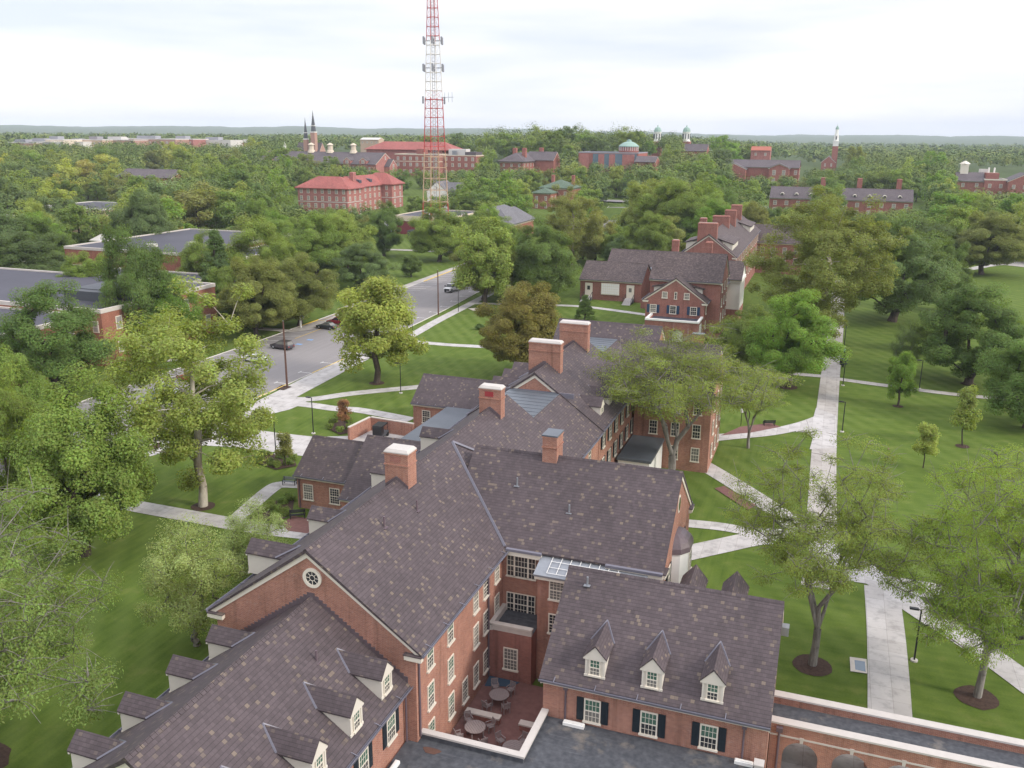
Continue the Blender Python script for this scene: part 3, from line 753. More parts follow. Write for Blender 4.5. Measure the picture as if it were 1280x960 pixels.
tn = ('deepest round table', 'middle round table, beside the low wall', 'rightmost round table, by the coping')
for i, (x, y, s) in enumerate(tabs):
    o = T0 if i == 0 else dup(T0); o.location = (x, y, .3); o.rotation_euler.z = R(10+35*i); o['label'] = 'round slatted wooden table '+s
    for j, (cx, cy) in enumerate(chs[i]):
        c = C0 if first else dup(C0); first = False
        c.location = (cx, cy, .3); c.rotation_euler.z = math.atan2(y-cy, x-cx)+R(90)
        pos = ('at its back' if cy > y else 'at its front') + (' left' if cx < x else ' right')
        c['label'] = 'wooden garden chair at the %s, %s' % (tn[i], pos)
b = MB(); b.ext([(-21.1, 53.9, .31), (-20.2, 54.2, .31), (-19.2, 54.5, .31), (-18.8, 55.2, .31), (-21.2, 55.2, .31)], (0, 0, .05)); tag(b.build('tarp', 'tarp_blue'), 'dark blue tarp lying in the back corner of the courtyard', 'tarp')
# ---------------------------------------------------------------- the second hall beyond
Q = thing('brick_hall', (-27, 200, 0), 'red brick hall with brown roofs and a row of tall chimneys beyond the near hall', 'building')
VAL = .35
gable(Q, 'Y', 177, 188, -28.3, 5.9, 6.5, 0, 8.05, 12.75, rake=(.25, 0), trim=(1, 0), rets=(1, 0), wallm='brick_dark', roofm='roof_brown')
for x in (-32.6, -28.6, -24.5): window(Q, x, 176.95, 6.2, 'S', 1.35, 1.75, 3, 2, .12, False, 'shutter_blue')
for x in (-30.4, -26.0): window(Q, x, 176.95, 9.1, 'S', 1.1, 1.35, 3, 2, .12)
window(Q, -28.2, 176.95, 9.1, 'S', .55, 1.5, 1, 2, .1)
for z in (6.2, 3.2):
    for y in (179.2, 182.0): window(Q, -22.35, y, z, 'E', 1.0, 1.7, 3, 2)
for s in (-1, 1):
    x = -28.3+s*5.9; z0, z1 = 8.3, 9.9
    b = MB(); b.ext([(-28.3+s*4.9, 180, 8.6), (-28.3+s*4.9, 180, 10.2), (-28.3+s*2.6, 180, 10.4)], (0, 5, 0)); o = b.build('dormer', 'siding', Q)
    b = MB(); b.ext([(-28.3+s*5.3, 179.7, 10.1), (-28.3+s*2.2, 179.7, 10.75), (-28.3+s*2.2, 179.7, 10.95), (-28.3+s*5.3, 179.7, 10.3)], (0, 5.6, 0)); b.build('dormer_roof', 'roof_brown', o)
# arched porch
arch_wall(Q, 171.5, 172.0, 4.9, (-30.3, -26.6), 1.15, 2.2, -32.9, -22.7, 'brick_dark')
b = MB(); b.box(-32.9, 172, 0, -32.4, 177, 4.9); b.box(-23.2, 172, 0, -22.7, 177, 4.9); b.build('wall', 'brick_dark', Q)
b = MB(); b.box(-33.1, 171.3, 4.9, -22.5, 171.8, 5.25); b.box(-33.1, 171.8, 4.9, -32.6, 177, 5.25); b.box(-23.0, 171.8, 4.9, -22.5, 177, 5.25); b.build('coping', 'white_paint', Q)
b = MB(); b.box(-32.4, 172, 4.5, -23.2, 176.95, 4.7); b.build('flat_roof', 'felt_far', Q)
b = MB(); b.ext([(-27.7+x, 172.06, z) for x, z in ((0, 0), (2.2, 0), (2.2, 2.2), (1.9, 2.9), (1.1, 3.3), (.3, 2.9), (0, 2.2))], (0, .08, 0)); b.build('arch_panel', 'white_paint', Q)
b = MB(); b.box(-22.68, 173, .2, -22.6, 175.8, 4.2); b.build('door', 'white_paint', Q)
gable(Q, 'X', -34.2, -19.9, 187, 6.1, 6.7, 0, 11.7, 16.6, rake=(.2, .2), trim=(1, 1), rets=(0, 1), wallm='brick_dark', roofm='roof_brown')
for z in (10.2, 7.2, 4.2):
    for y in (183.0, 187.0, 191.0): window(Q, -19.85, y, z, 'E', 1.1, 1.8, 3, 2)
chimney(Q, -31.6, -30.2, 189.3, 190.6, 14, 18.8, 'brick_dark', 'brick_dark', flash=False)
chimney(Q, -24.6, -23.2, 189.3, 190.6, 14, 18.7, 'brick_dark', 'brick_dark', flash=False)
gable(Q, 'Y', 193.5, 214.5, -27, 6.3, 6.9, 0, 9.4, 13.9, trim=(0, 0), cut=12.6, rake=(0, 0), wallm='brick_dark', roofm='roof_brown')
b = MB(); b.box(-20.7, 198, 0, -17.6, 207, 3.2); o = b.build('loggia_base', 'brick_dark', Q)
b = MB(); b.box(-20.7, 198.2, 3.2, -17.9, 206.8, 9.2)
for y in (198.1, 200.9, 203.7, 206.4): b.box(-17.9, y, 3.2, -17.6, y+.5, 9.2)
b.box(-20.8, 197.8, 9.2, -17.4, 207.2, 9.9); b.build('loggia', 'white_paint', Q)
b = MB()
for y in (198.7, 201.5, 204.3): b.box(-17.9, y, 4.4, -17.86, y+2.0, 8.4)
b.build('pane', 'glass', o)
gable(Q, 'X', -21, -17.6, 202.5, 4.4, 4.9, 9.2, 9.9, 13.3, trim=(0, 1), rake=(0, .2), wallm='white_paint', roofm='roof_brown')
for (y0, y1, zr, cut) in ((214.5, 250, 17.7, None), (250, 281, 17.6, None)):
    gable(Q, 'Y', y0, y1, -27.2, 6.3, 6.8, 0, 12.6, zr, rake=(.3, .1), trim=(1, 0), rets=(1, 0), wallm='brick_dark', roofm='roof_brown')
    for z in (10.6, 7.4, 4.2):
        for y in np.arange(y0+3, y1-2, 4.2): window(Q, -20.85, y, z, 'E', 1.15, 1.9, 3, 2)
for y0 in (217, 262):
    b = MB(); b.ext([(-21.9, y0, 13.2), (-21.9, y0, 15.2), (-24.6, y0, 15.9)], (0, 13, 0)); o = b.build('dormer', 'siding', Q)
    b = MB(); b.ext([(-21.5, y0-.3, 15.15), (-25.3, y0-.3, 16.35), (-25.3, y0-.3, 16.5), (-21.5, y0-.3, 15.35)], (0, 13.6, 0)); b.build('dormer_roof', 'roof_brown', o)
b = MB(); b.ext([(-32.8, 217, 13.4), (-32.8, 217, 15.2), (-30, 217, 15.8)], (0, 10, 0)); o = b.build('dormer', 'siding', Q)
b = MB(); b.ext([(-33.2, 216.7, 15.15), (-29, 216.7, 16.45), (-29, 216.7, 16.6), (-33.2, 216.7, 15.35)], (0, 10.6, 0)); b.build('dormer_roof', 'roof_brown', o)
for x0, x1, y, z1 in ((-30.0, -25.5, 215.2, 20.2), (-29.9, -25.6, 241, 19.8), (-28.0, -25.0, 251, 20.6), (-28.2, -25.2, 268, 20.8), (-31.4, -29.8, 228, 20.2)):
    chimney(Q, x0, x1, y, y+1.6, 13, z1, 'brick_dark', 'brick_dark', flash=False)
gable(Q, 'X', -24, -8, 285, 6.3, 6.8, 0, 9.3, 14.0, trim=(0, 1), wallm='brick_dark', roofm='roof_brown')
for z in (7, 4):
    for x in (-19.2, -16, -12.8, -9.6): window(Q, x, 278.65, z, 'S', 1.15, 1.9, 3, 2)
# low wing with two doors and a big window, and the one behind it
gable(Q, 'X', -58.5, -42.9, 222, 6.3, 6.8, 0, 5.1, 8.9, rake=(.2, .3), trim=(1, 1), rets=(0, 0), wallm='brick_dark', roofm='roof_brown')
b = MB(); b.box(-53.0, 215.3, 1.5, -48.4, 215.68, 4.4)
bw = b.build('big_window', 'trim', Q); b = MB()
for i in range(9):
    for j in range(4): b.box(-52.8+i*.49, 215.25, 1.75+j*.63, -52.38+i*.49, 215.3, 2.3+j*.63)
b.build('pane', 'white_paint', bw)
for x in (-56.2, -45.6):
    b = MB(); b.box(x-.95, 215.4, 1.0, x+.95, 215.68, 4.2); d = b.build('door', 'trim', Q); b = MB(); b.box(x-.35, 215.34, 2.5, x+.35, 215.4, 3.5); b.build('pane', 'glass', d)
    b = MB()
    for i in range(6): b.box(x-1.0, 215.4-1.6-i*.6, 0, x+1.0, 215.4-i*.6, 1.0-i*.165)
    st = b.build('steps', 'concrete', Q)
    for s in (-1, 1):
        b = MB(); b.tube([(x+s*1.05, 215.2, 2.0), (x+s*1.05, 211.6, 1.0)], .06, 5)
        for yy, z0, z1 in ((215.2, 1, 2), (213.4, .5, 1.5), (211.6, 0, 1.0)): b.tube([(x+s*1.05, yy, 0), (x+s*1.05, yy, z1)], .05, 5)
        b.build('railing', 'black_metal', st)
gable(Q, 'X', -57, -33, 243, 6, 6.6, 0, 5.5, 9.6, trim=(1, 0), wallm='brick_dark', roofm='roof_brown')
b = MB(); b.box(-56, 229, 0, -33.5, 237.5, 5.6); b.build('wall', 'brick_dark', Q); b = MB(); b.box(-56.2, 228.8, 5.6, -33.5, 237.5, 5.9); b.build('flat_roof', 'metal_deck', Q)
b = MB(); b.box(-41.5, 208.5, 0, -34.5, 209.1, 1.9); b.box(-41.5, 208.5, 1.9, -34.5, 209.1, 2.1); tag(b.build('garden_wall', 'brick_dark'), 'low brick garden wall beside the arched porch of the second hall', 'wall')

# ---------------------------------------------------------------- far campus buildings
FOOT = []                                                            # footprints kept free of trees
def rows(root, face, fixed, a0, a1, zs, step=3.6, w=1.2, h=2.0, lim=40):
    n = max(1, int((a1-a0-1.5)/step)); st = (a1-a0)/n
    for z in zs:
        for i in range(n):
            a = a0+st*(i+.5)
            if face in 'SN': far_window(root, a, fixed, z, face, w, h)
            else: far_window(root, fixed, a, z, face, w, h)
def hip(root, x0, y0, x1, y1, z, rise, m, ov=.8, name='roof'):
    b = MB(); x0 -= ov; x1 += ov; y0 -= ov; y1 += ov; b.box(x0, y0, z-.3, x1, y1, z)
    d = min(x1-x0, y1-y0)/2
    if x1-x0 > y1-y0: r = [(x0+d, (y0+y1)/2, z+rise), (x1-d-.01, (y0+y1)/2, z+rise)]; 
    else: r = [((x0+x1)/2, y0+d, z+rise), ((x0+x1)/2, y1-d-.01, z+rise)]
    c = [(x0, y0, z+.002), (x1, y0, z+.002), (x1, y1, z+.002), (x0, y1, z+.002)]
    if x1-x0 > y1-y0:
        b.face([c[0], c[1], r[1], r[0]]); b.face([c[1], c[2], r[1]]); b.face([c[2], c[3], r[0], r[1]]); b.face([c[3], c[0], r[0]])
    else:
        b.face([c[0], c[1], r[0]]); b.face([c[1], c[2], r[1], r[0]]); b.face([c[2], c[3], r[1]]); b.face([c[3], c[0], r[0], r[1]])
    return b.build(name, m, root)
def blk(root, x0, y0, x1, y1, z0, z1, m='brick_far', name='wall'):
    b = MB(); b.box(x0, y0, z0, x1, y1, z1); FOOT.append((x0-3, y0-3, x1+3, y1+3)); return b.build(name, m, root)
def flatroof(root, x0, y0, x1, y1, z, m='felt_far', edge='trim'):
    b = MB(); b.box(x0+.4, y0+.4, z-.3, x1-.4, y1-.4, z+.05); b.build('flat_roof', m, root)
    b = MB(); e = .4
    for q in ((x0-.1, y0-.1, x1+.1, y0+e), (x0-.1, y1-e, x1+.1, y1+.1), (x0-.1, y0+e, x0+e, y1-e), (x1-e, y0+e, x1+.1, y1-e)): b.box(q[0], q[1], z-.35, q[2], q[3], z+.35)
    b.build('parapet', edge, root)
def band(root, x0, y0, x1, y1, z, h=.4, m='stone_white'):
    b = MB(); b.box(x0-.12, y0-.12, z, x1+.12, y1+.12, z+h); b.build('stone_band', m, root)

# red tiled dormitory
def corner_of(px, py, ez):
    p = at(px, py, ez); return p.x, p.y, gz(p.x, p.y)
x1, y0, g = corner_of(433.75, 236, 13); x0 = xat(370, y0); zb = g-2
ya = yat(451.5, x1); y3 = yat(475.6, x1-3); x2 = xat(488.7, y3); y4 = yat(502.5, x2)
D = thing('dormitory', (x1-12, y0+10, g), 'red brick dormitory with red tiled hipped roofs, left of the radio mast', 'building')
blk(D, x0, y0, x1, ya, zb, g+13, 'brick_pink'); blk(D, x1-15, ya, x1-3, y3, zb, g+13, 'brick_pink'); blk(D, x1-16, y3, x2, y4, zb, g+13.3, 'brick_pink')
hip(D, x0, y0, x1, ya, g+13, 5.2, 'roof_red', 1.2); hip(D, x1-15, ya-8, x1-3, y3+8, g+13.0, 5, 'roof_red', 1.0); hip(D, x1-16, y3, x2, y4, g+13.3, 5.4, 'roof_red', 1.1)
zs = [g+11.4, g+8.1, g+4.6, g+1.4]
rows(D, 'S', y0, x0, x1, zs, 3.6, 1.5, 2.1); rows(D, 'E', x1, y0, ya, zs, 4.2, 1.6, 2.1); rows(D, 'E', x1-3, ya+1, y3, zs, 3.9, 1.6, 2.1); rows(D, 'S', y3, x1-3, x2, zs, 3.2, 1.4, 2.1); rows(D, 'E', x2, y3, y4, zs, 4.2, 1.6, 2.1)
band(D, x0, y0, x1, ya, g+6.3); band(D, x1-16, y3, x2, y4, g+6.3)
for yy in (ya+5, ya+16): b = MB(); b.ext([(x1-4.2, yy, g+14), (x1-4.2, yy, g+16), (x1-8, yy, g+16.6)], (0, 2.2, 0)); b.build('dormer', 'felt_far', D)
chimney(D, x1-7.5, x1-5.5, ya+1, ya+4, g+14, g+20, 'brick_pink', 'brick_pink', flash=False)

# long dark roofed hall with three white cupolas
x1, y0, g = corner_of(470, 206, 11); zb = g-3; x0 = xat(322, y0); y1 = yat(493, x1); yc = (y0+y1)/2; hw = (y1-y0)/2
D = thing('cupola_hall', ((x0+x1)/2, yc, g), 'long brick hall with a dark roof and three white cupolas behind the red tiled dormitory', 'building')
gable(D, 'X', x0, x1, yc, hw, hw+.8, zb, g+11.2, g+11.2+hw*.55, trim=(0, 1), wallm='brick_pink', roofm='roof_far', gut=(0, 0)); FOOT.append((x0, y0-4, x1, y1+3))
gable(D, 'X', x1, x1+4, yc+hw*.3, hw*.42, hw*.46, zb, g+9.5, g+9.5+hw*.36, trim=(0, 1), wallm='brick_pink', roofm='roof_far', gut=(0, 0))
far_window(D, x1+4, yc+hw*.3, g+8, 'E', 2.2, 6); far_window(D, x1+.1, yc, g+15, 'E', 1.6, 2.4)
for px in (434, 454, 357, 335):
    x = xat(px, y0); gable(D, 'Y', y0-.5, y0+8, x, 2.7, 3.0, g+9, g+13.6, g+16, trim=(1, 0), rake=(.1, 0), wallm='brick_pink', roofm='roof_far', gut=(0, 0)); far_window(D, x, y0-.52, g+12.8, 'S', 2.2, 2.4)
rows(D, 'S', y0, xat(425, y0), x1-3, (g+8.3,), 3.6, 1.3, 2.2)
for px in (390, 413.5, 442.5):
    x = xat(px, yc); zr = g+11.2+hw*.55
    b = MB(); b.tube2([(Vector((x, yc, z)), r) for z, r in ((zr-.8, 2.9), (zr+.9, 2.4), (zr+1.1, 1.9), (zr+4.4, 1.75), (zr+4.6, 2.6), (zr+5.2, 1.8), (zr+6, .4))], 8); b.build('cupola', 'cream', D)

# big brick block behind the mast
x0, y0, g = corner_of(493.5, 193, 15); zb = g-4; x1 = xat(549, y0); x2 = xat(595, y0+6)
D = thing('classroom_block', ((x0+x2)/2, y0+10, g), 'large flat roofed brick block with pale cornice directly behind the radio mast', 'building')
blk(D, x0, y0, x1, y0+20, zb, g+15); flatroof(D, x0, y0, x1, y0+20, g+15.2, 'felt_far', 'cream')
blk(D, x1, y0+6, x2, y0+24, zb, g+14.6); flatroof(D, x1, y0+6, x2, y0+24, g+14.8, 'felt_far', 'cream')
zs = [g+12.4, g+8.3, g+3.6]; rows(D, 'S', y0, x0, x1, zs, 4.6, 1.9, 2.4); rows(D, 'S', y0+6, x1, x2, zs, 4.6, 1.9, 2.4)
band(D, x0, y0, x1, y0+20, g+10.2, .5, 'cream')
xa = xat(460, y0+26); blk(D, xa, y0+24, x0+26, y0+44, zb, g+18, 'brick_pink'); hip(D, xa, y0+24, x0+34, y0+44, g+18, 5.5, 'roof_red', 1.4)
b = MB(); b.box(x0+16, y0+2, g+15, x0+22, y0+8, g+19); b.build('lift_tower', 'brick_far', D)
b = MB(); b.box(x1+2, y0+12, g+15, x2-10, y0+20, g+19); b.build('roof_plant', 'pale_concrete', D); b = MB(); b.box(x1+6, y0+9, g+15, x1+9, y0+11, g+18); b.build('duct', 'galvanised', D)
b = MB(); b.box(x2-9, y0+8, g+15, x2-1, y0+20, g+17.2); b.build('roof_plant', 'roof_far', D)

# low maroon studio building below the mast
x0, y0, g = corner_of(492, 271, 6.9); x1 = xat(562, y0)
D = thing('studio_building', (x0+30, y0+14, g), 'low maroon and brick studio building with grey roofs at the foot of the mast', 'building')
blk(D, x0, y0, x1, y0+34, g-1, g+6.6, 'maroon_wall'); flatroof(D, x0, y0, x1, y0+34, g+7.2, 'felt_far', 'cream')
b = MB(); b.box(x0-.3, y0-.3, g+5.4, x1+.3, y0+34.3, g+6.85); b.build('fascia', 'cream', D)
xb = xat(602, y0-2); blk(D, x1+.1, y0-2, xb, y0+24, g-1, g+6.2, 'brick_far'); flatroof(D, x1+.1, y0-2, xb, y0+24, g+6.6, 'felt_far', 'cream')
xc = xat(638, y0-4); yd = yat(668, xc); blk(D, xb+.1, y0-4, xc, yd, g-1, g+5.6, 'brick_orange'); hip(D, xb+.1, y0-4, xc, yd, g+6.2, 5.2, 'roof_grey', .8); band(D, xb, y0-4, xc, yd, g+5.2, .9, 'cream')
hip(D, x1+4, y0+8, xb+4, y0+40, g+6.9, 4, 'roof_grey', .5)
for i in range(5): b = MB(); b.box(x1+2+i*3.6, y0-2.1, g+1.5, x1+4.4+i*3.6, y0-2, g+5); b.build('window', 'glass', D)
b = MB(); b.box(x0+17, y0-5, g+2.9, x0+26, y0, g+3.4); b.box(x0+17.3, y0-4.8, g, x0+17.7, y0-4.4, g+2.9); b.box(x0+25.3, y0-4.8, g, x0+25.7, y0-4.4, g+2.9); b.build('canopy', 'pipe_metal', D)
for xx, yy in ((10, 12), (24, 16)):
    b = MB(); b.tube([(x0+xx, y0+yy, g+7.2), (x0+xx, y0+yy, g+8.1)], .7, 10); b.build('roof_vent', 'white_paint', D)
# satellite dish
t = thing('satellite_dish', (x0+1, y0-5, g), 'white satellite dish on the ground beside the maroon studio building', 'dish')
b = MB(); n = 20; rings = []
dirv = Vector((.35, -.75, .55)).normalized(); cx = Vector((x0+1.5, y0-6, g+4.6)); u = dirv.cross(Vector((0, 0, 1))).normalized(); v = u.cross(dirv)
for i in range(6):
    r = 2.5*i/5; rings.append([cx+dirv*(r*r/9)+(u*math.cos(2*math.pi*k/n)+v*math.sin(2*math.pi*k/n))*max(r, .05) for k in range(n)])
for a, c in zip(rings, rings[1:]):
    for k in range(n): j = (k+1) % n; b.face([a[k], a[j], c[j], c[k]])
b.build('dish', 'white_paint', t)
b = MB(); b.tube([cx-dirv*.1, (x0+1.5, y0-5, g)], .3, 8); b.tube([cx, (x0+3.3, y0-4, g)], .12, 5); b.build('mount', 'galvanised', t)
b = MB(); f_ = cx+dirv*2.4
for k in (2, 8, 15): b.tube([rings[5][k], f_], .05, 4)
b.tube([f_-dirv*.4, f_+dirv*.3], .22, 8); b.build('feed_horn', 'pale_concrete', t)
t = tag(MB().box(x0+12, y0-12, g, x0+26, y0-11.8, g+3).box(x0+12, y0-11.8, g, x0+12.2, y0-6, g+3).build('screen_fence', 'dark_panel'), 'dark screen fence in front of the maroon studio building', 'fence')
FOOT.append((x0-2, y0-13, xc+3, yd+3))

# white house behind the mast
x, y, g = corner_of(546, 240, 8.6)
D = thing('white_house', (x, y, g), 'small white gabled house seen through the legs of the radio mast', 'house')
gable(D, 'Y', y, y+14, x, 5.6, 6.2, g-3, g+8.6, g+14, wallm='white_paint', roofm='roof_grey', trim=(1, 0), gut=(0, 0)); gable(D, 'X', x+2, x+12, y+7, 5, 5.6, g-3, g+8.6, g+13.4, wallm='white_paint', roofm='roof_grey', trim=(0, 1), gut=(0, 0))
rows(D, 'S', y, x-5.5, x+5.5, (g+6.3, g+2.3), 3.6, 1.1, 2); FOOT.append((x-9, y-3, x+16, y+17)); far_window(D, x, y, g+10.5, 'S', 1, 1.6)

# brick villa with hipped dark roof and three chimneys
x1, y0, g = corner_of(654, 202, 11); x0 = xat(625, y0); y1 = yat(677, x1)
D = thing('brick_villa', ((x0+x1)/2, y0+12, g), 'brick hall with a dark hipped roof and red chimneys right of the mast', 'building')
blk(D, x0, y0, x1, y1, g-3, g+11, 'brick_far'); hip(D, x0, y0, x1, y1, g+11, 5.5, 'roof_far', 1.4)
gable(D, 'X', x1-6, x1+14, y1-9, 8, 8.8, g-3, g+11.4, g+17, trim=(0, 1), wallm='brick_far', roofm='roof_far', gut=(0, 0))
rows(D, 'S', y0, x0, x1, (g+8.5, g+5, g+1.5), 4.2, 1.4, 2.1); rows(D, 'E', x1, y0, y1-14, (g+8.5, g+5), 5, 1.6, 2.1); band(D, x0, y0, x1, y1, g+10, .3, 'cream')
for xx, yy in ((x0+6, y0+8), (x1-5, y0+12), (x1+1, y1-9)): chimney(D, xx, xx+2.4, yy, yy+3, g+13, g+19.5, 'brick_far', 'brick_far', flash=False)

# rotunda building
x1, y0, g = corner_of(798, 192, 14); x0 = xat(723, y0); y1 = yat(809, x1)
D = thing('rotunda_building', ((x0+x1)/2, y0+15, g), 'red panelled building with blue grey glazing and a green domed rotunda on its roof', 'building')
blk(D, x0, y0, x1, y1, g-4, g+14, 'brick_far'); flatroof(D, x0, y0, x1, y1, g+14.3, 'felt_far', 'grey_far')
b = MB(); b.box(x0+10, y0-.3, g+4, x1-1, y0, g+13.6); b.build('glazing', 'blue_glass', D)
for q0, q1 in ((.02, .18), (.34, .44), (.52, .62), (.74, .94)): b = MB(); b.box(x0+(x1-x0)*q0, y0-.5, g+4, x0+(x1-x0)*q1, y0-.31, g+13.3); b.build('red_panel', 'brick_pink', D)
cyy = y0+16; xl, xr = xat(773, cyy), xat(798, cyy); cxx, rr0 = (xl+xr)/2, (xr-xl)/2; q = rr0/10
zc = zat(cxx, cyy, 785, 190); zs0 = max(g+14, zc-3*q)
b = MB(); b.tube2([(Vector((cxx, cyy, z)), r) for z, r in ((g+13, 9.5*q), (zc+.4, 9.5*q), (zc+.5, 9.9*q), (zc+.9, 9.9*q), (zc+1, 9.2*q), (zc+5*q, 9.2*q))], 24); o = b.build('rotunda', 'brick_pink', D); zt = zc+5*q
b = MB(); b.tube2([(Vector((cxx, cyy, zt+dz*q)), r*q) for dz, r in ((0, 10), (.6, 10), (1.8, 8.6), (3.6, 6.2), (4.8, 3.0), (5.0, 2.3), (6.4, 2.2), (6.9, .3))], 24); b.build('dome', 'copper_green', o)
for i in range(14):
    a = math.pi*(1.0+i/13); b = MB(); b.tube([(cxx+9.4*q*math.cos(a), cyy+9.4*q*math.sin(a), zc+1), (cxx+9.4*q*math.cos(a), cyy+9.4*q*math.sin(a), zt)], .4*q, 6); b.build('column', 'stone_white', o)
blk(D, x1, y0+4, xat(812, y0+4), y1, g-4, g+12, 'brick_pink')
gable(D, 'X', x1, xat(821, y0-6), y0-3, 7, 8, g-4, g+9, g+12.5, trim=(0, 1), wallm='brick_far', roofm='roof_far', gut=(0, 0)); rows(D, 'S', y0-10, x1, xat(820, y0-8), (g+5.5, g+2), 5, 1.5, 2.4); FOOT.append((x0, y0-14, xat(824, y0), y1+3))

# green roofed brick house
x1, y0, g = corner_of(688, 241.5, 9); x0 = xat(666, y0)
D = thing('green_roofed_house', (x1, y0+10, g), 'old brick house with dark green hipped roofs where the road curves away', 'house')
blk(D, x0, y0, x1, y0+12, g-2, g+9, 'brick_orange'); hip(D, x0, y0, x1, y0+12, g+9, 2.4, 'roof_green', .7)
xa, xb = xat(677, y0+13), xat(716, y0+13); blk(D, xa, y0+12.1, xb, y0+30, g-2, g+11.2, 'brick_orange'); hip(D, xa, y0+12.1, xb, y0+30, g+11.2, 4, 'roof_green', 1.1); band(D, xa, y0+12.1, xb, y0+30, g+10.2, .7, 'cream'); band(D, x0, y0, x1, y0+12, g+8.3, .5, 'cream')
rows(D, 'S', y0, x0, x1, (g+6.2, g+2.2), 3.2, 1.3, 2.3); rows(D, 'E', x1, y0, y0+12, (g+6.2, g+2.2), 4, 1.2, 2.2); rows(D, 'S', y0+12.1, x1+1, xb, (g+8, g+3), 4.2, 1.5, 2.6)
for xx in (xa+3, xb-3): chimney(D, xx, xx+1.5, y0+22, y0+24, g+12, g+17.5, 'brick_far', 'brick_far', flash=False)

# long two storey building on the right with small round dormers
x0, y0, g = corner_of(962, 247.5, 8); x1 = xat(1148, y0)
D = thing('long_dormitory', ((x0+x1)/2, y0+8, g), 'long brick building with slate roof and arched white dormers behind the large sycamore', 'building')
gable(D, 'X', x0, x1, y0+8, 7.6, 8.2, g-3, g+8.2, g+13.6, trim=(1, 1), wallm='brick_far', roofm='roof_far', gut=(1, 0)); FOOT.append((x0-3, y0-8, x1+3, y0+19))
rows(D, 'S', y0+.4, x0, x1, (g+5.8, g+2.2), 5.4, 1.8, 2.2)
for i in range(9):
    x = x0+6+(x1-x0-12)*i/8; b = MB(); b.ext([(x+1.0*math.cos(R(t)), y0+1.6, g+9.9+1.0*math.sin(R(t))) for t in range(0, 181, 20)], (0, 3, 0)); b.build('dormer', 'trim', D)
    b = MB(); b.box(x-.5, y0+1.5, g+9.95, x+.5, y0+1.6, g+10.5); b.build('pane', 'glass', D)
for px in (1032, 1078, 1128): x = xat(px, y0+9); chimney(D, x-1.2, x+1.2, y0+9, y0+11, g+11, g+18.5, 'brick_far', 'brick_far', flash=False)

# gabled hall with white pediments, upper right
xg0, y0, g = corner_of(960, 210, 12); xg1 = xat(989, y0); xm = (xg0+xg1)/2; hw = (xg1-xg0)/2; xl, xr = xat(905, y0+8), xat(1000, y0+8)
D = thing('pediment_hall', (xm, y0+10, g), 'red brick hall with white trimmed gables and a grey roof left of the chapel', 'building')
gable(D, 'Y', y0, y0+26, xm, hw-.8, hw, g-4, g+12, g+12+hw*.42, trim=(1, 0), rake=(.6, 0), wallm='brick_far', roofm='roof_far', gut=(0, 0), rets=(1, 0)); FOOT.append((xl-3, y0-3, xr+3, y0+27))
gable(D, 'X', xl, xr, y0+17, 9, 10, g-4, g+12.3, g+17, trim=(1, 1), rake=(.4, .4), wallm='brick_far', roofm='roof_far', gut=(1, 0), rets=(0, 1))
rows(D, 'S', y0, xg0+1, xg1-1, (g+9, g+3.5), 5, 2.2, 3.4); rows(D, 'E', xr, y0+9, y0+25, (g+9, g+3.5), 5.5, 2.2, 3.2); rows(D, 'S', y0+8, xg1+1, xr, (g+9, g+3.5), 4, 2.0, 3)
gable(D, 'Y', y0-2, y0+26, xl+8, 8, 9, g-4, g+11, g+15, trim=(1, 0), wallm='brick_far', roofm='roof_far', gut=(0, 0))

# chapel with a white steeple
x, y, g = corner_of(1041, 216, 0); ztip = zat(x, y, 1041, 155); q = (zat(x, y, 1041, 176)-ztip)/-17.6
D = thing('chapel', (x, y, g), 'brick chapel with a tall white steeple and green copper tip above the trees', 'church')
zt = ztip-23.2*q; r3 = 3.0*q
blk(D, x-r3, y-r3, x+r3, y+r3, g-3, zt, 'brick_far')
b = MB(); b.box(x-2.9*q, y-2.9*q, zt, x+2.9*q, y+2.9*q, zt+5*q); b.box(x-3.3*q, y-3.3*q, zt+4.8*q, x+3.3*q, y+3.3*q, zt+5.5*q); b.tube2([(Vector((x, y, zt+z*q)), r*q) for z, r in ((5.5, 2.6), (12, 2.2), (12.2, 2.6), (12.6, 1.8), (17.6, 1.6))], 8); s_ = b.build('steeple', 'white_paint', D)
b = MB(); b.tube2([(Vector((x, y, zt+z*q)), r*q) for z, r in ((17.6, 2.0), (19, 1.6), (21, .7), (21.6, .15), (24, .06))], 8); b.build('spire_tip', 'copper_green', s_)
b = MB(); b.box(x-.6*q, y-2.75*q, zt+7*q, x+.6*q, y-2.2*q, zt+10.5*q); b.build('louvre', 'dark_panel', s_)
hw = 8*q; gable(D, 'Y', y-10, y+24, x-hw*.7, hw*.9, hw, g-4, g+9, g+9+hw*.9, trim=(1, 0), wallm='brick_far', roofm='roof_far', gut=(0, 0)); FOOT.append((x-20, y-14, x+9, y+24))
rows(D, 'S', y-10, x-hw*1.5, x+hw*.1, (g+7, g+2.5), 4, 1.3, 2.6)

